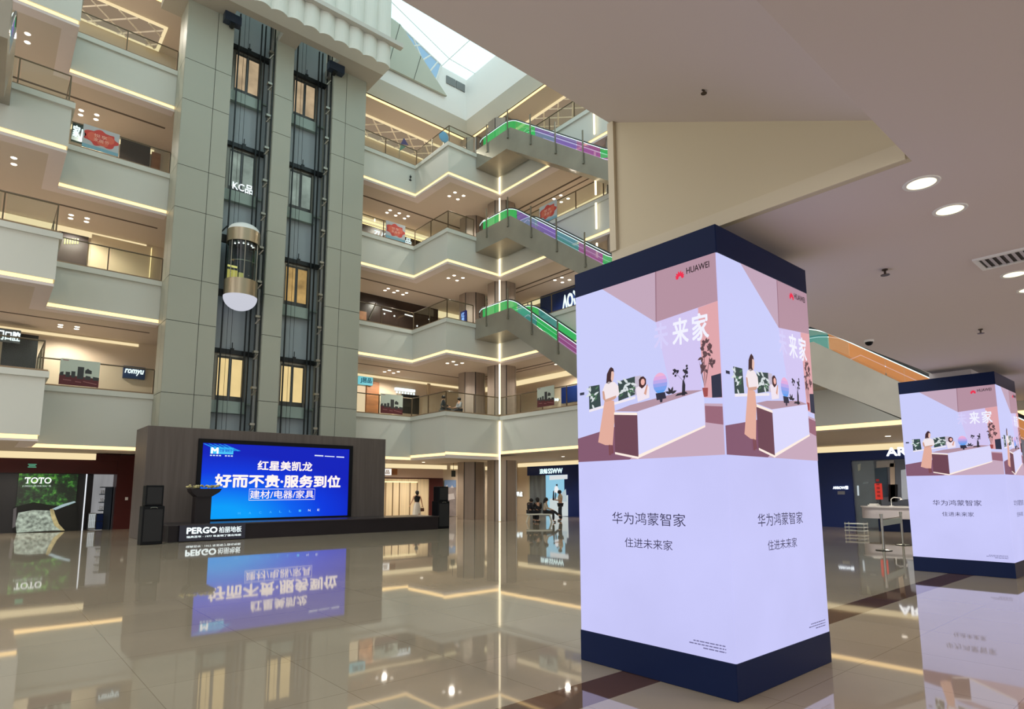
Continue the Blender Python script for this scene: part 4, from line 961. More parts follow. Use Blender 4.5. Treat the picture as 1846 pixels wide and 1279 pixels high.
for p0, p1 in (((690, 558), (706, 562)), ((730, 567), (745, 571))):
    a, b = at(1, yw-.03, *p0), at(1, yw-.03, *p1); MB().tube([tuple(a), tuple(b)], .03, 6).done('tube_light', WHITELED, dk)
for p in ((693, 566), (711, 570), (774, 576), (752, 588)):
    a = at(1, yw-.03, *p); MB().ball(a, .05, n=8).done('spot_light', WHITELED, dk)
a, b = at(1, yw-.03, 665, 576), at(1, yw-.03, 678, 547); MB().tube([tuple(a), tuple(b)], .04, 6).done('brace', STEEL, dk)
pnl(646, 563, 661, 576, yw-.06, ORW, 'furniture', '', '', parent=dk)
a, b = at(1, yw, 640, 440), at(1, yw, 760, 402)
t = thing('shop_sign', 'dark shopfront band with white lit italic letters, fourth gallery back wall', 'sign', (a.x+3, yw, LV[2]))
a = at(1, yw, 644, 402); B(a.x-.3, yw-.06, LV[2], a.x+5.6, WY-.001, a.z+.12, 'board', DKBR, t)
p, q = at(1, yw-.07, 672, 424), at(1, yw-.07, 700, 412)
text('ZUO', 'lettering', SIGNW, (p.x, yw-.062, p.z), RX, UZ, w=q.x-p.x, h=.36, parent=t, bold=.02, shear=.3, depth=.012)
p = at(1, yw-.07, 731, 438); text('品', 'lettering', SIGNW, (p.x, yw-.062, p.z), RX, UZ, w=.42, h=.36, parent=t, bold=.02, depth=.012)
for z in (.0, .26):
    q = at(1, yw, 644, 400); B(q.x, yw-.08, q.z+.17-z*.8, q.x+7.0, yw-.02, q.z+.22-z*.8, 'light_strip', STRIP, t)
bs = thing('column_sign', 'blue lit vertical sign on the bronze column of the third gallery', 'sign', (21.24, 28.75, 10.6))
B(21.2, 28.72, 10.95, 21.27, 29.25, 12.35, 'panel', mat('sign_deep_blue', (22, 34, 120), .3), bs)
for i, ch in enumerate('红星家居'): text(ch, 'lettering', glow((150, 190, 255), 1.2), (21.195, 29.16, 12.0-i*.33), RY, UZ, w=.3, h=.27, parent=bs, bold=.03)
xw = WXU-.14
def rsign(px0, py0, px1, py1, *a, **k):
    p, q = at(0, xw, px0, py1), at(0, xw, px1, py0); return sign(p.y, p.z, q.y, q.z, xw, *a, axis='x', **k)
rsign(975, 552, 1110, 530, NAVYSHOP, 'VO火炎', 'navy shopfront with white lit letters on the third gallery right', frac=.5, wf=.34)
pnl(1012, 688, 1075, 728, xw, NAVYSHOP, 'partition', 'navy shop partition on the second gallery below the lowest visible escalator', 'panel', axis=0)
t = thing('round_wall_lights', 'pair of round white lights on the second gallery right wall', 'light', at(0, xw, 1002, 722))
for px in (1000.5, 1005):
    q = at(0, xw-.05, px, 721); MB().ball(q, .09, n=10).done('globe', SIGNW, t); MB().tube([tuple(q), (WXU-.001, q.y, q.z)], .03, 8).done('arm', STEEL, t)
# flag and small round sign behind the top railing, sensor on the fascia
fg = thing('flag', 'small purple and green pennant on the fifth gallery railing', 'flag', at(1, 29.2, 720, 272))
a = at(1, 29.2, 720, 272); b = at(1, 29.2, 728, 249); c = at(1, 29.2, 736, 262); d = at(1, 29.2, 722, 260)
MB().tube([(a.x, a.y, LV[3]), tuple(a), tuple(b)], .02, 6).done('pole', STEEL, fg)
MB().prism([(d.x, d.z), (c.x, c.z), (b.x, b.z)], 29.18, 29.2, 'y').done('cloth', mat('flag_purple', (84, 76, 120), .7), fg); MB().prism([(a.x+.02, a.z), (c.x-.1, c.z-.1), (d.x, d.z)], 29.18, 29.2, 'y').done('cloth', mat('flag_green', (110, 150, 130), .7), fg)
t = thing('balloon_sign', 'small round light blue sign behind the fifth gallery railing', 'sign', at(1, 27.6, 800, 252)); a = at(1, 27.6, 800, 247)
MB().ball(a, .34, (1, .25, 1), 20).done('disc', mat('sky_blue', (110, 170, 214), .5), t, True)
B(a.x-.03, a.y-.03, LV[3], a.x+.03, a.y+.03, a.z-.28, 'stand', STEEL, t)
t = thing('wall_sensor', 'tiny dark sensor on the white fascia of the fifth gallery', 'sensor', (17.3, 28.88, 19.3))
MB().tube([(17.3, 28.86, 19.3), (17.3, 28.86, 19.62)], .018, 6).done('stem', DARKMETAL, t); MB().ball((17.3, 28.84, 19.5), .06, n=10).done('head', DARKMETAL, t); B(17.24, 28.84, 19.28, 17.36, 28.9, 19.34, 'mount', DARKMETAL, t)

# ================================================================== GROUND FLOOR SHOPS
def pp(ax, val, px): return [at(ax, val, x, y) for x, y in px]
def flat(ax, val, pxs, m, name, parent, th=.004):
    """flat printed or lit shape on wall plane ax=val, standing th thick"""
    mb = MB()
    for px in pxs:
        p = pp(ax, val, px)
        mb.prism([(q.x, q.z) for q in p] if ax == 1 else [(q.y, q.z) for q in p], val, val+th, 'y' if ax == 1 else 'x')
    return mb.done(name, m, parent)
FY = 32.0
sf = thing('shopfront', 'dark maroon shopfront with a green garden display at the far left', 'shopfront', (2.2, FY, 0))
B(-6, FY, 2.4, 5.75, WY-.02, 2.98, 'header', MAROON, sf); B(4.62, FY-.02, 0, 5.75, WY-.02, 3.25, 'side_panel', MAROON, sf)
B(3.78, FY-.03, 2.98, 4.7, WY-.02, 3.27, 'upper_panel', MAROON, sf)
B(-6, FY+.12, 0, 3.55, WY-.02, 2.4, 'dark_recess', mat('recess_black', (14, 12, 14), .4), sf)
B(3.5, FY+.05, 0, 3.54, FY+.12, 2.39, 'door_light_line', glow((236, 240, 246), 1.0), sf)
for x0, x1 in ((.32, .60),): B(x0, FY+.02, 0, x1, FY+.1, 2.3, 'light_column', glow((216, 214, 236), .95), sf)
B(.0, FY+.03, 0, .3, FY+.1, 2.3, 'blue_glass', mat('blue_dark_glass', (22, 34, 74), .15), sf)
def sc_(px, py, d=.02): return at(1, FY-d, px, py)
a, b = sc_(50, 843), sc_(66, 838); MB().box(a.x, FY-.02, a.z, b.x, FY, a.z+.03).box(a.x+.03, FY-.02, a.z+.06, b.x-.03, FY, a.z+.085).box(a.x, FY-.02, a.z+.115, b.x, FY, a.z+.14).done('small_emblem', glow((110, 200, 160), .8), sf)
def garden():
    m = bpy.data.materials.new('garden_picture'); m.use_nodes = True; nt = m.node_tree; b = nt.nodes['Principled BSDF']; L = nt.links.new; N = nt.nodes.new
    tc = N('ShaderNodeTexCoord'); n = N('ShaderNodeTexNoise'); n.inputs['Scale'].default_value = 5.5; n.inputs['Detail'].default_value = 7; n.inputs['Roughness'].default_value = .68; L(tc.outputs['Object'], n.inputs['Vector'])
    r = N('ShaderNodeValToRGB'); e = r.color_ramp.elements; e[0].position = .36; e[0].color = (*lin((10, 26, 12)), 1); e[1].position = .75; e[1].color = (*lin((176, 226, 90)), 1)
    for p, c in ((.48, (26, 70, 26)), (.58, (62, 132, 46))):
        x = e.new(p); x.color = (*lin(c), 1)
    n2 = N('ShaderNodeTexNoise'); n2.inputs['Scale'].default_value = 1.7; n2.inputs['Detail'].default_value = 3; L(tc.outputs['Object'], n2.inputs['Vector'])
    mr = N('ShaderNodeMapRange'); mr.inputs['From Min'].default_value = .35; mr.inputs['From Max'].default_value = .65; mr.inputs['To Min'].default_value = -.2; mr.inputs['To Max'].default_value = .1; L(n2.outputs['Fac'], mr.inputs[0])
    ad = N('ShaderNodeMath'); L(n.outputs['Fac'], ad.inputs[0]); L(mr.outputs[0], ad.inputs[1]); L(ad.outputs[0], r.inputs[0]); L(r.outputs[0], b.inputs['Emission Color']); b.inputs['Emission Strength'].default_value = .85; b.inputs['Base Color'].default_value = (.01, .01, .01, 1)
    return m
a, b = sc_(24, 961, 0), sc_(141, 855.5, 0)
gd = thing('garden_display', 'tall green garden light box with a white brand name, far left ground floor', 'display', (a.x+1, FY, 0))
B(a.x, FY-.02, 0.02, b.x, FY+.1, b.z, 'picture', garden(), gd)
ROCK = mat('picture_rock', (168, 180, 164), emit=.75, noise=.65, nscale=7); DKP = mat('picture_dark', (8, 12, 10), emit=.5)
flat(1, FY-.024, [[(24, 915), (60, 906), (96, 912), (141, 912), (141, 961), (24, 961)]], DKP, 'picture_pond', gd)
flat(1, FY-.028, [[(33, 925), (60, 920), (90, 921), (95, 932), (100, 946), (117, 957), (96, 957), (30, 961), (28, 945)]], ROCK, 'picture_rock', gd)
flat(1, FY-.028, [[(22, 953), (24, 918), (30, 915), (28, 950)]], mat('picture_stone', (110, 104, 104), emit=.6), 'picture_post', gd)
flat(1, FY-.032, [[(90, 919), (96, 917), (100, 930), (106, 945), (117, 957), (110, 957), (98, 948), (92, 932)]], mat('picture_sand', (196, 180, 128), emit=.75, noise=.3, nscale=6), 'picture_path', gd)
flat(1, FY-.034, [[(94, 918), (112, 910), (134, 904), (137, 906), (118, 913), (100, 920)]], mat('picture_basin', (172, 194, 200), emit=.85), 'picture_basin', gd)
flat(1, FY-.033, [[(98, 921), (118, 914), (137, 907), (140, 930), (128, 955), (118, 952), (108, 938)]], DKP, 'picture_shadow', gd)
a, b = sc_(44.5, 872, .03), sc_(93, 861.5, .03)
text('TOTO', 'lettering', glow((250, 252, 252), 1.2), (a.x, FY-.03, a.z), RX, UZ, w=b.x-a.x, h=b.z-a.z, parent=gd, bold=.015, depth=.01)
m = MB(); W_ = b.x-a.x; h_ = b.z-a.z
for c0 in (.085, .60):   # serifs of the two T
    for dx in (-.082, .082): m.box(a.x+(c0+dx)*W_-.012, FY-.041, b.z-h_*.3, a.x+(c0+dx)*W_+.012, FY-.031, b.z)
    m.box(a.x+(c0-.05)*W_, FY-.041, a.z, a.x+(c0+.05)*W_, FY-.031, a.z+h_*.09)
m.done('lettering', glow((250, 252, 252), 1.2), gd)['kind'] = 'stuff'
a, b = sc_(40, 878.5, .03), sc_(92, 875, .03)
text('A DREAM LIFE FOR YOU · 陶', 'small_print', glow((220, 236, 230), .9), (a.x, FY-.03, a.z), RX, UZ, w=b.x-a.x, h=b.z-a.z, parent=gd, depth=.006)
B(3.56, WY-.1, 0, 4.62, WY-.02, 2.42, 'lit_interior', mat('shop_interior_lit', (176, 176, 178), emit=.55, noise=.2, nscale=1.2, stretch=(3, 1, .3)), sf)
B(3.57, WY-.16, 0, 3.86, WY-.1, 2.42, 'door_leaf', mat('dark_door', (40, 26, 30), .3), sf)
dsh = thing('display_shelf', 'dark display shelf seen through the doorway at the far left', 'shelf', (4.3, 32.4, 0))
m = MB(); m.box(4.25, 32.2, 0, 4.56, 32.24, 1.85).box(4.52, 32.2, 0, 4.56, 32.7, 1.85)
for z in (.8, 1.15, 1.5, 1.81): m.box(4.1, 32.24, z, 4.52, 32.7, z+.04)
m.done('frame', mat('shelf_blue_black', (32, 44, 60), .4), dsh)
R = random.Random(2); m = MB()
for z in (.84, 1.19, 1.54):
    for i in range(6): m.lathe(4.14+i*.065, 32.4, [(0, z), (.022, z), (.022, z+.13), (.01, z+.17), (0, z+.17)], 8)
m.done('bottle_row', mat('bottle_silver', (190, 196, 200), .3), dsh)['kind'] = 'stuff'
t = thing('basket_cabinet', 'white basket cabinet in the doorway at the far left', 'cabinet', (3.9, 32.3, 0)); B(3.72, 32.1, .02, 3.98, 32.5, .72, 'body', mat('cabinet_grey', (120, 124, 126), .4), t)
m = MB(); [m.box(3.73+i*.06, 32.085, .1, 3.77+i*.06, 32.1, .68) for i in range(4)]; [m.box(3.73, 32.08, z, 3.97, 32.085, z+.03) for z in (.1, .38, .65)]; m.done('wire_front', mat('cabinet_white_glow', (216, 224, 226), emit=.6), t)  # white wire front given a glow of its own, though no lamp
t = thing('drawer_cube', 'black two-drawer cube beside the white basket cabinet', 'cabinet', (4.1, 32.2, 0)); B(3.99, 32.02, .02, 4.24, 32.19, .7, 'body', BLACKM, t); B(4.0, 32.005, .05, 4.23, 32.02, .35, 'drawer', NAVY, t); B(4.0, 32.005, .38, 4.23, 32.02, .67, 'drawer', NAVY, t)
t = thing('wall_switch', 'small white switch plate on the maroon panel at the far left', 'switch', (4.9, FY-.03, 1.55)); a = at(1, FY-.04, 228, 899); B(a.x-.05, FY-.04, a.z-.08, a.x+.06, FY-.02, a.z+.05, 'plate', mat('switch_white', (220, 214, 206), .5), t)

# back shop right of the stage
yb2 = WY-.1
bs2 = thing('curtain_shopfront', 'cream curtained shopfront behind the right end of the stage', 'shopfront', at(1, yb2, 740, 932)*1.0)
a, b = at(1, yb2, 680, 861), at(1, yb2, 798, 845); B(a.x, yb2-.05, a.z, b.x, WY-.06, 3.02, 'header', mat('pinkish_header', (196, 172, 154), .7), bs2)
c = at(1, yb2, 772, 930); B(a.x, yb2-.02, 0.02, c.x, WY-.02, a.z-.06, 'curtain_panel', CURTAIN, bs2)
B(a.x, yb2-.07, a.z-.06, b.x, WY-.06, a.z, 'header_line', MAROON, bs2)
B(c.x, yb2-.06, 0, b.x, WY-.02, a.z-.06, 'side_pier', MAROON, bs2)
for px in (694, 707, 719, 738, 751): q = at(1, yb2-.03, px, 900); B(q.x, yb2-.045, .02, q.x+.06, yb2-.02, a.z-.3, 'curtain_fold_shade', mat('curtain_shadow_line', (120, 98, 70), .8), bs2)  # dark strips painted as the shade in the curtain folds
q = at(1, yb2-.03, 690, 870); e = at(1, yb2-.03, 752, 866); B(q.x, yb2-.08, q.z, e.x, yb2-.02, q.z+.05, 'curtain_light', glow((255, 240, 190), 1.5), bs2)
t = sign(*s_(690, 846, 705, 857, yb2-.06), yb2-.06, mat('sign_white_lit', (250, 246, 240), emit=1.0), '品', 'small white lit sign over the cream curtains', frac=.6, wf=.5, col=glow((150, 120, 90), .8), back=yb2-.052)
a, b = at(1, yb2-.07, 705.5, 856.5), at(1, yb2-.07, 716, 846); B(a.x, yb2-.1, a.z, b.x, yb2-.06, b.z, 'brown_square', ORW, t)
a, b = at(1, yb2, 801, 926), at(1, yb2, 822, 866)
t = thing('shop_poster', 'tall poster of a car under a blue sky between the stage and the columns', 'poster', (a.x+.3, yb2, 0)); B(a.x, yb2-.05, .02, b.x, yb2, b.z, 'board', mat('poster_grey', (150, 140, 140), .5, noise=.25, nscale=2), t)
flat(1, yb2-.056, [[(801, 866), (822, 866), (822, 879), (801, 879)]], mat('poster_sky', (120, 150, 196), .5), 'print_sky', t); flat(1, yb2-.06, [[(804, 892), (818, 890), (820, 900), (804, 903)], [(802, 880), (806, 874), (808, 880)], [(812, 880), (815, 875), (818, 880)]], mat('poster_white', (210, 204, 206), .5), 'print_car', t)
t = thing('hanging_sign', 'small dark hanging sign left of the bronze columns', 'sign', at(1, 31.5, 818, 848)); a, b = at(1, 31.5, 814, 860), at(1, 31.5, 821, 849); B(a.x, 31.48, a.z, b.x, 31.52, b.z, 'panel', mat('sign_dark_green', (40, 50, 44), .5), t); MB().tube([((a.x+b.x)/2, 31.5, b.z), ((a.x+b.x)/2, 31.5, 3.66)], .012, 6).done('rod', DARKMETAL, t)

# right side shops
XF = WXL-.3
s1 = thing('navy_shopfront', 'navy shopfront with a tall lit poster behind the seated people', 'shopfront', (XF, 29, 0))
B(XF, 25.4, 2.67, WXL-.06, 31.62, 3.29, 'header', NAVYSHOP, s1); B(XF, 25.4, 0, WXL-.06, 28.06, 2.67, 'wall_panel', NAVYSHOP, s1)
B(XF+.12, 28.06, 0, WXL-.06, 31.5, 2.67, 'window_back', mat('shop_window_grey', (104, 110, 126), .2, noise=.3, nscale=1, stretch=(1, 3, .4)), s1); B(XF+.02, 29.8, .05, XF+.03, 31.5, 2.67, 'glass', GLASS, s1)
q = at(0, XF-.02, 973, 855); e = at(0, XF-.02, 1013.5, 844.5)
wt = q.y-e.y
text('浪鲸', 'lettering', glow((220, 250, 250), 1.3), (XF-.02, q.y, q.z), RY, UZ, w=wt*.36, h=.34, parent=s1, bold=.015, depth=.02)
text('SSWW', 'lettering', glow((220, 250, 250), 1.3), (XF-.02, q.y-wt*.39, q.z+.01), RY, UZ, w=wt*.62, h=.32, parent=s1, bold=.02, depth=.02)
lb = thing('lit_poster', 'tall lit poster of people under a blue sky on the navy shopfront', 'poster', (XF-.05, 28.9, 0))
B(XF-.06, 28.1, .04, XF+.1, 29.72, 2.66, 'light_box', mat('lit_poster_sky', (150, 208, 234), emit=.9), lb)
fx = XF-.066
flat(0, fx, [[(990.5, 858), (1023, 856), (1023, 864), (990.5, 866)]], glow((226, 230, 232), .9), 'print_header', lb, -.004)
flat(0, fx, [[(991, 900), (1024, 893), (1024, 931), (991, 931)]], glow((214, 224, 224), .85), 'print_floor', lb, -.004)
flat(0, fx-.005, [[(1000, 878), (1004, 876), (1007, 882), (1006, 890), (999, 888)]], glow((244, 244, 246), .95), 'print_figure', lb, -.004)
flat(0, fx-.005, [[(1002, 874), (1005, 873), (1005.5, 877), (1003, 878)], [(997, 886), (999, 885), (1000, 902), (996, 902)], [(1001, 886), (1003, 892), (1002, 902), (1000.5, 900)]], mat('print_dark', (46, 56, 70), emit=.5), 'print_figure', lb, -.004)
flat(0, fx-.005, [[(1012, 890), (1020, 882), (1022, 905), (1013, 905)]], glow((188, 206, 212), .85), 'print_figure', lb, -.004)
t = thing('shop_sign', 'white lit characters on the beige wall left of the navy shopfront', 'sign', at(0, WXL-.06, 936, 898))
B(WXL-.08, 32.36, 1.24, WXL-.0, 33.0, 1.56, 'backing', BEIGEWALL, t); text('早点', 'lettering', SIGNW, (WXL-.085, 32.97, 1.25), RY, UZ, w=.6, h=.32, parent=t, bold=.05, depth=.02)
s2 = thing('navy_shopfront', 'navy bathroom shopfront with big white letters between the advertising pillars', 'shopfront', (XF, 8, 0))
B(XF, .5, 2.88, WXL-.06, 12.1, 3.28, 'header', NAVYSHOP, s2); B(XF, 10.65, 0, WXL-.06, 12.1, 2.88, 'wall_panel', NAVYSHOP, s2)
B(XF+.16, .5, 0, WXL-.06, 10.65, 2.88, 'showroom_back', mat('showroom_grey', (70, 76, 88), .3, noise=.3, nscale=.8), s2); B(XF, 9.75, .05, XF+.03, 10.62, 2.84, 'glass', GLASS, s2)
q = at(0, XF-.02, 1599, 824); e = at(0, XF-.02, 1599, 805)
text('ARROW箭牌', 'lettering', glow((250, 252, 255), 1.6), (XF-.02, q.y, q.z), RY, UZ, w=3.3, h=e.z-q.z, parent=s2, bold=.04, depth=.02)
q = at(0, XF-.02, 1502, 882.5); e = at(0, XF-.02, 1529, 877)
text('ARROW箭', 'lettering', glow((236, 246, 255), 1.5), (XF-.02, q.y, q.z), RY, UZ, w=q.y-e.y, h=.14, parent=s2, bold=.05, depth=.02)
flat(0, XF-.006, [[(1510, 886), (1523, 886), (1523, 892), (1510, 892)]], mat('plate_grey', (120, 124, 132), .5), 'plate', s2, -.004)
xs_ = XF+.14
for pts, m_, nm in (([(1577, 845), (1599, 843), (1601, 896), (1581, 898)], mat('teal_cabinet', (20, 52, 72), .4), 'cabinet_panel'), ([(1604, 836), (1613, 835), (1614, 905), (1606, 905)], mat('beige_upright', (190, 176, 156), .6), 'upright'), ([(1580, 832), (1612, 830), (1612, 842), (1580, 844)], mat('ceiling_light_grey', (170, 168, 162), .6), 'soffit'), ([(1602, 874), (1618, 874), (1618, 905), (1602, 905)], BLACKM, 'display_unit'), ([(1624, 848), (1640, 845), (1640, 900), (1626, 902)], mat('mirror_grey', (140, 144, 150), .1, .6), 'mirror'), ([(1546, 838), (1552, 836), (1551, 848), (1547, 850)], mat('glint_white', (190, 186, 170), .4), 'faucet_display'), ([(1545, 876), (1548, 876), (1549, 894), (1546, 894)], glow((220, 226, 236), .8), 'light_strip'), ([(1556, 870), (1566, 869), (1566, 872), (1556, 873)], mat('grey_text', (130, 140, 150), .5), 'plate')):
    flat(0, xs_, [pts], m_, nm, s2, -.01)
rd = thing('red_sign', 'tall red sign standing behind the white counter', 'sign', at(0, 28.2, 1583, 906))
a, b = at(0, 28.2, 1579, 901), at(0, 28.2, 1589, 872); B(28.18, b.y, a.z, 28.24, a.y, b.z, 'board', mat('sign_red', (226, 54, 40), emit=.75), rd); B(28.2, b.y+.08, 0, 28.23, b.y+.14, a.z, 'leg', DARKMETAL, rd)
m = MB(); [m.box(28.172, b.y+.07, a.z+.1+i*.16, 28.18, a.y-.07, a.z+.2+i*.16) for i in range(5)]; m.done('lettering_blocks', mat('sign_dark_red', (150, 24, 24), .5), rd)['kind'] = 'stuff'
ct = thing('reception_counter', 'curved white counter in front of the navy bathroom shop', 'counter', (27.3, 8.3, 0))
prof_ = []
for i in range(13):
    a = RAD(90+i*15); prof_.append((27.4+.5*cos(a) if False else 27.4+.55*sin(RAD(i*15-90)), 9.3+.55*cos(RAD(i*15-90))))
MB().prism([(26.85, 6.2), (26.85, 9.3)]+[(27.4-.55*cos(RAD(i*15)), 9.3+.55*sin(RAD(i*15))) for i in range(1, 12)]+[(27.95, 9.3), (27.95, 6.2)], .5, .93).done('body', mat('counter_white', (190, 186, 190), .35), ct, True)
MB().prism([(26.8, 6.2), (26.8, 9.3)]+[(27.4-.6*cos(RAD(i*15)), 9.3+.6*sin(RAD(i*15))) for i in range(1, 12)]+[(28.0, 9.3), (28.0, 6.2)], .93, .98).done('top', mat('counter_top_white', (214, 212, 212), .25), ct, True)
B(27.1, 6.2, 0, 27.8, 9.2, .5, 'base', NAVY, ct)
t = thing('towel_stack', 'folded white towels lying on the curved counter', 'towels', (27.3, 9.4, .98)); m = MB(); m.box(27.1, 9.2, .98, 27.5, 9.55, 1.03, .015); m.done('towel', WHITEM, t); B(27.15, 9.25, 1.03, 27.45, 9.5, 1.07, 'towel', WHITEM, t, .012)
t = thing('table_lamp', 'small white arched lamp on the counter beside the red sign', 'lamp', (27.3, 8.6, .98)); MB().tube([(27.3, 8.75, .98), (27.3, 8.75, 1.25), (27.3, 8.65, 1.32), (27.3, 8.4, 1.3)], .02, 8).done('arm', WHITEM, t); MB().lathe(27.3, 8.75, [(0, .98), (.08, .98), (.08, 1.0), (0, 1.0)], 16).done('base', WHITEM, t); MB().lathe(27.3, 8.4, [(.05, 1.22), (.02, 1.3), (0, 1.3)], 14).done('shade', WHITEM, t)
t = thing('magazine_rack', 'low white wire rack on the floor before the curved counter', 'rack', (25.4, 9.3, 0))
for z in (.08, .2, .33): B(25.2, 9.05, z, 25.6, 9.75, z+.025, 'shelf', mat('rack_white', (222, 228, 226), .4), t)
for y in (9.07, 9.73):
    for x in (25.22, 25.58): MB().tube([(x, y, 0), (x, y, .4)], .012, 6).done('leg', STEEL, t)
def barrier(x, y, label):
    t = thing('barrier_post', label, 'barrier', (x, y, 0), 'steel queue barrier posts')
    MB().lathe(x, y, [(0, 0), (.19, 0), (.19, .012), (.05, .035), (.032, .06), (.032, .9), (.04, .9), (.04, .97), (0, .975)], 24).done('post', STEEL, t, True)
    MB().lathe(x, y, [(.2, 0), (.2, .01), (.185, .018), (.185, 0)], 24).done('base_ring', BLACKM, t)
barrier(18.5, 6.2, 'steel barrier post nearer to the viewer, before the curved counter'); barrier(20.72, 6.42, 'steel barrier post beside the edge of the farther pillar')
bt_ = thing('barrier_belt', 'pale translucent barrier panel hung between the two steel posts', 'barrier', (19.6, 6.3, .64)); MB().prism([(18.54, 6.195), (20.68, 6.405), (20.68, 6.425), (18.54, 6.215)], .64, .8).done('band', mat('barrier_pale', (186, 198, 190), .4), bt_); MB().tube([(18.5, 6.2, .82), (20.72, 6.42, .82)], .012, 6).done('rail', STEEL, bt_)

# ================================================================== PEOPLE
def skin_mesh(name, V, E, RR, m, parent, sub=1):
    me = bpy.data.meshes.new('tmp'); me.from_pydata([tuple(v) for v in V], E, []); me.update()
    o = bpy.data.objects.new('tmp', me); COL.objects.link(o)
    sk = o.modifiers.new('skin', 'SKIN'); sk.use_smooth_shade = True
    for i, r in enumerate(RR):
        d = me.skin_vertices[0].data[i]; d.radius = r if isinstance(r, tuple) else (r, r); d.use_root = (i == 0)
    s = o.modifiers.new('sub', 'SUBSURF'); s.levels = sub; s.render_levels = sub
    dg = bpy.context.evaluated_depsgraph_get(); dg.update()
    out = bpy.data.meshes.new_from_object(o.evaluated_get(dg)); bpy.data.objects.remove(o); bpy.data.meshes.remove(me)
    out.name = name; out.materials.clear(); out.materials.append(m)
    out.polygons.foreach_set('use_smooth', [True]*len(out.polygons))
    r = bpy.data.objects.new(name, out); COL.objects.link(r); r.parent = parent; r.matrix_parent_inverse = Matrix.Translation(-parent.location); return r
STAND = dict(P=(0, 0, .93), S=(0, .005, 1.08), C=(0, 0, 1.26), N=(0, 0, 1.42), H=(0, .02, 1.53), T=(0, .02, 1.62),
             SL=(-.17, 0, 1.36), EL=(-.21, -.03, 1.09), WL=(-.22, .06, .86), SR=(.17, 0, 1.36), ER=(.21, -.03, 1.09), WR=(.22, .06, .86),
             HL=(-.09, 0, .88), KL=(-.1, .03, .48), AL=(-.1, -.02, .08), TL=(-.11, .14, .03), HR=(.09, 0, .88), KR=(.1, .03, .48), AR=(.1, -.02, .08), TR=(.11, .14, .03))
SIT = dict(P=(0, 0, .55), S=(0, -.02, .7), C=(0, 0, .88), N=(0, .03, 1.03), H=(0, .06, 1.14), T=(0, .06, 1.23),
           SL=(-.17, .01, .97), EL=(-.2, .1, .72), WL=(-.12, .32, .66), SR=(.17, .01, .97), ER=(.2, .1, .72), WR=(.12, .32, .66),
           HL=(-.09, .02, .53), KL=(-.11, .43, .5), AL=(-.11, .42, .08), TL=(-.12, .57, .03), HR=(.09, .02, .53), KR=(.11, .43, .5), AR=(.11, .42, .08), TR=(.12, .57, .03))
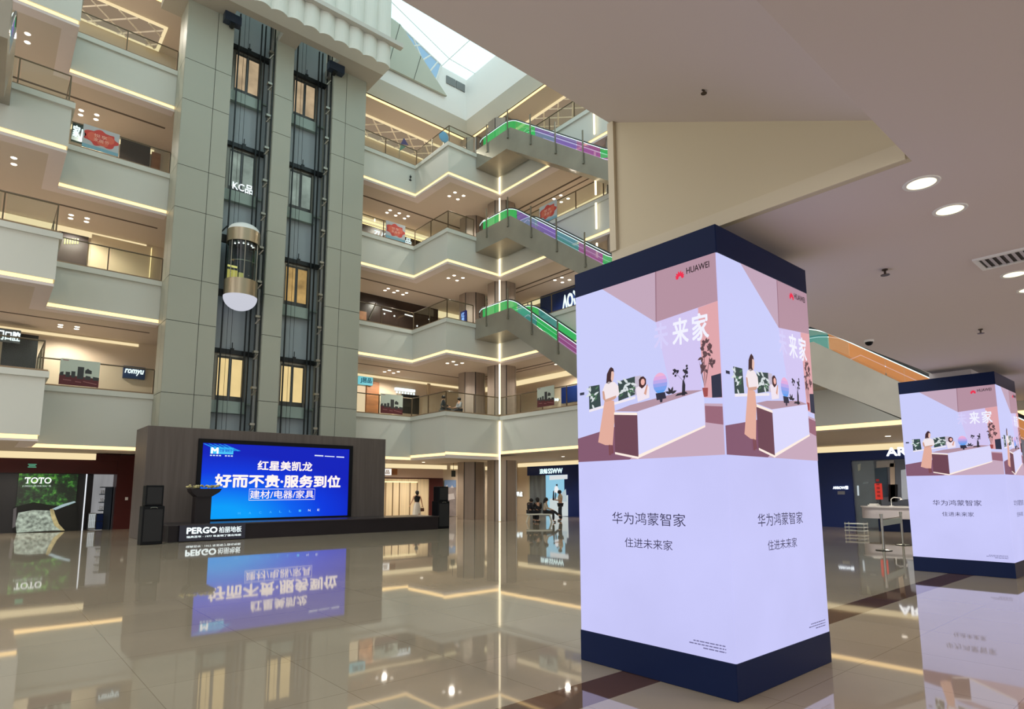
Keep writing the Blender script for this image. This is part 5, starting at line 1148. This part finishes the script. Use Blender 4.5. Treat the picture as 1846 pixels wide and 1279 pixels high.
def person(label, pose, loc, face, top, bottom, hair='short', sleeve='short', skirt=False, group=None, shoe=(30, 30, 34), **mv):
    """face: heading angle of the person's forward direction"""
    J = dict(pose); J.update(mv); rz = Matrix.Rotation(face-pi/2, 4, 'Z'); L = Vector(loc)
    G = {k: L+(rz @ Vector(v)) for k, v in J.items()}
    t = thing('person', label, 'person', loc, group)
    V, E, RR, ix = [], [], [], {}
    def add(k, p, r, par=None):
        ix[k] = len(V); V.append(p); RR.append(r)
        if par is not None: E.append((ix[par], ix[k]))
    add('P', G['P'], (.13, .1)); add('S', G['S'], (.115, .09), 'P'); add('C', G['C'], (.135, .1), 'S'); add('N', G['N'], .05, 'C'); add('H', G['H'], (.078, .092), 'N'); add('T', G['T'], (.06, .07), 'H')
    for s in 'LR':
        add('S'+s, G['S'+s], .055, 'C'); add('E'+s, G['E'+s], .04, 'S'+s); add('W'+s, G['W'+s], .027, 'E'+s)
        d = (G['W'+s]-G['E'+s]).normalized(); side = d.cross(Vector((0, 0, 1)));
        side = side.normalized() if side.length > .1 else (rz @ Vector((1, 0, 0)))
        nb = side.cross(d).normalized()
        add('M'+s, G['W'+s]+d*.07, (.034, .018), 'W'+s)
        for i, (o, l) in enumerate(((-.027, .062), (-.009, .075), (.009, .07), (.027, .055))):
            a = G['W'+s]+d*(.07+l*.55)+side*o; b = G['W'+s]+d*(.07+l)+side*o*1.15+nb*.018
            add('f%s%da' % (s, i), a, .0085, 'M'+s); add('f%s%db' % (s, i), b, .007, 'f%s%da' % (s, i))
        add('t%sa' % s, G['W'+s]+d*.045+side*.045, .0095, 'M'+s); add('t%sb' % s, G['W'+s]+d*.085+side*.06, .008, 't%sa' % s)
        add('H'+s, G['H'+s], .085, 'P'); add('K'+s, G['K'+s], .055, 'H'+s); add('A'+s, G['A'+s], .035, 'K'+s); add('T'+s, G['T'+s], (.034, .024), 'A'+s)
    skin_mesh('body', V, E, RR, SKIN, t)
    # clothing
    tm = mat('cloth_%d_%d_%d' % top, top, .8); bm_ = mat('cloth_%d_%d_%d' % bottom, bottom, .8)
    V2 = [G['C'], G['S'], G['P'].lerp(G['S'], .25), G['C'].lerp(G['N'], .55)]; E2 = [(0, 1), (1, 2), (0, 3)]; R2 = [(.155, .12), (.14, .112), (.148, .118), (.085, .075)]
    for s in 'LR':
        k = len(V2); V2.append(G['S'+s]); R2.append(.07); E2.append((0, k))
        if sleeve != 'none':
            V2.append(G['S'+s].lerp(G['E'+s], .55 if sleeve == 'short' else 1)); R2.append(.058); E2.append((k, k+1))
            if sleeve == 'long': V2.append(G['E'+s].lerp(G['W'+s], .92)); R2.append(.042); E2.append((k+1, k+2))
    skin_mesh('shirt', V2, E2, R2, tm, t)
    if skirt:
        m = MB(); rings = []
        w = G['P'].lerp(G['S'], .5); hem = (G['KL']+G['KR'])/2+Vector((0, 0, -.2)); 
        for f, rx in ((0, .125), (.12, .16), (.4, .2), (.75, .235), (1, .25)):
            c = w.lerp(hem, f); rings.append([m.bm.verts.new((c.x+rx*cos(2*pi*i/20)*(1+.05*cos(10*pi*i/10)), c.y+rx*.85*sin(2*pi*i/20), c.z)) for i in range(20)])
        for a, b in zip(rings, rings[1:]):
            for i in range(20): m.bm.faces.new((a[i], a[(i+1) % 20], b[(i+1) % 20], b[i]))
        m.done('skirt', bm_, t, True)
    else:
        V3 = [G['P']]; E3 = []; R3 = [(.135, .11)]
        for s in 'LR':
            k = len(V3); V3 += [G['H'+s], G['K'+s], G['K'+s].lerp(G['A'+s], .93)]; R3 += [.092 if pose is SIT else .08, .078, .068]; E3 += [(0, k), (k, k+1), (k+1, k+2)]
        skin_mesh('trousers', V3, E3, R3, bm_, t)
    for s in 'LR':
        skin_mesh('shoe', [G['A'+s]-Vector((0, 0, .03)), G['T'+s]], [(0, 1)], [(.045, .045), (.045, .032)], mat('shoe_%d_%d_%d' % shoe, shoe, .5), t)
    # hair and face
    fw = rz @ Vector((0, 1, 0)); rt = rz @ Vector((1, 0, 0)); H = G['H']; up = (G['T']-G['N']).normalized()
    m = MB(); m.ball(H+up*.035-fw*.022, .108, (1, 1, 1.02), 16)
    if hair in ('bob', 'long'):
        z = .12 if hair == 'bob' else .3; m.ball(H-up*(.02 if hair == 'bob' else .1)-fw*.065, .1, (1, .8, 1.1 if hair == 'bob' else 1.9), 14)
    m.done('hair', HAIR, t, True)
    m = MB()
    for s in (-1, 1): m.ball(H+fw*.085+rt*.032*s+up*.012, .011, n=8)
    m.done('eyes', BLACKM, t)
    m = MB(); m.ball(H+fw*.098-up*.012, .014, (.8, 1.1, 1.3), 8); m.done('nose', SKIN, t)
    m = MB(); m.ball(H+fw*.088-up*.045, .016, (1.3, .6, .45), 8); m.done('mouth', mat('lips', (160, 86, 80), .6), t)
    return t, G
IMG_L = atan2(-_r.y, -_r.x); IMG_R = atan2(_r.y, _r.x); AWAY = YAW
g1 = at(2, 0, 752, 938); g1 = Vector((18.83, 30.0, 0))
pw, G1 = person('woman in black top and white skirt walking away past the cream curtains', STAND, g1, RAD(70), (22, 22, 26), (226, 222, 214), 'bob', 'none', True,
       EL=(-.27, -.02, 1.1), WL=(-.36, .05, .88), ER=(.25, 0, 1.1), WR=(.31, .04, .85), KL=(-.09, .18, .5), AL=(-.09, .16, .1), TL=(-.1, .32, .05), KR=(.1, -.02, .48), AR=(.1, -.2, .12), TR=(.11, -.08, .03))
hb = thing('handbag', 'small brown handbag in the walking woman\'s right hand', 'bag', G1['WR']-Vector((0, 0, .34)))
c = G1['WR']+Vector((0, 0, -.09)); B(c.x-.11, c.y-.05, c.z-.27, c.x+.11, c.y+.05, c.z-.08, 'bag_body', mat('bag_brown', (96, 58, 40), .5), hb, .02)
MB().tube([(c.x-.08, c.y, c.z-.1), (c.x-.05, c.y, c.z+.02), (c.x+.05, c.y, c.z+.02), (c.x+.08, c.y, c.z-.1)], .008, 6).done('strap', mat('bag_strap', (70, 42, 30), .5), hb)
m1 = at(2, 0, 1010.5, 940)
pm_, G2 = person('man in beige short-sleeved shirt standing before the lit poster, looking at his hands', STAND, m1, IMG_L+.25, (206, 190, 160), (44, 48, 56), 'short', 'short',
       EL=(-.2, .0, 1.1), WL=(-.08, .26, 1.13), ER=(.2, .0, 1.1), WR=(.08, .26, 1.13), H=(0, .05, 1.53), T=(0, .06, 1.62))
ph = thing('phone', 'dark phone held by the standing man', 'phone', (G2['WL']+G2['WR'])/2+Vector((0, 0, .02))); c = (G2['WL']+G2['WR'])/2; fwd = Vector((cos(IMG_L+.25), sin(IMG_L+.25), 0)); c += fwd*.11
MB().box(c.x-.04, c.y-.02, c.z-.02, c.x+.04, c.y+.02, c.z+.09).done('case', BLACKM, ph)
# bench with seated people
bc = at(2, 0, 972, 942); ur = Vector((_r.x, _r.y, 0)).normalized(); uf = Vector((_f.x, _f.y, 0)).normalized()
bn = thing('bench', 'white bench with the seated people in front of the navy shopfront', 'bench', bc)
def rbox(name, c, l, w, z0, z1, m, parent):
    p = [c+ur*a*l/2+uf*b*w/2 for a, b in ((-1, -1), (1, -1), (1, 1), (-1, 1))]
    return MB().prism([(q.x, q.y) for q in p], z0, z1).done(name, m, parent)
BW = mat('bench_white', (216, 214, 198), .4)
rbox('seat', bc, 1.35, .64, .38, .45, BW, bn); rbox('backrest', bc+uf*.5, 1.35, .03, .62, .7, BW, bn) if False else None
for a in (-.6, .6):
    for b in (-.26, .26): 
        q = bc+ur*a+uf*b; MB().tube([(q.x+ur.x*a*.1, q.y+ur.y*a*.1, 0), (q.x, q.y, .2), (q.x-ur.x*a*.12, q.y-ur.y*a*.12, .38)], .03, 8).done('leg', BW, bn)
person('person in dark clothes seated at the left end of the white bench', SIT, bc-ur*.5-uf*.14, IMG_R+.5, (34, 32, 40), (30, 30, 38), 'short', 'long', H=(0, .12, 1.1), T=(0, .13, 1.19), C=(0, .03, .87), N=(0, .08, 1.0))
person('woman in beige top seated at the right end of the white bench, legs crossed', SIT, bc+ur*.32-uf*.14, IMG_R-.15, (196, 180, 160), (26, 26, 32), 'long', 'long', KL=(0, .46, .56), AL=(.12, .72, .36), TL=(.14, .84, .32))
person('person in dark clothes on the far side of the white bench, between the other two', SIT, bc-ur*.06+uf*.22, AWAY+.2, (40, 38, 44), (32, 32, 36), 'bob', 'long')
# two people seated on the second gallery
for px, py, tp, lb, fc in ((798, 742, (38, 42, 48), 'person in dark jacket seated behind the second gallery railing', IMG_R+.3), (829, 741, (128, 130, 134), 'person in grey top seated beside the bronze column on the second gallery', IMG_L+.6)):
    p = at(1, 27.6, px, 718); p = Vector((p.x, 27.6, LV[0]))
    st_ = thing('stool', 'low grey stool under the %s' % lb.split(' seated')[0], 'stool', p)
    MB().lathe(p.x, p.y, [(0, LV[0]+.38), (.2, LV[0]+.38), (.22, LV[0]+.42), (.2, LV[0]+.45), (0, LV[0]+.45)], 20).done('seat', mat('stool_grey', (110, 110, 112), .6), st_, True)
    for a in (0, 2.1, 4.2): MB().tube([(p.x+.15*cos(a), p.y+.15*sin(a), LV[0]), (p.x+.12*cos(a), p.y+.12*sin(a), LV[0]+.38)], .015, 6).done('leg', STEEL, st_)
    person(lb, SIT, p, fc, tp, (36, 36, 42), 'short', 'long')
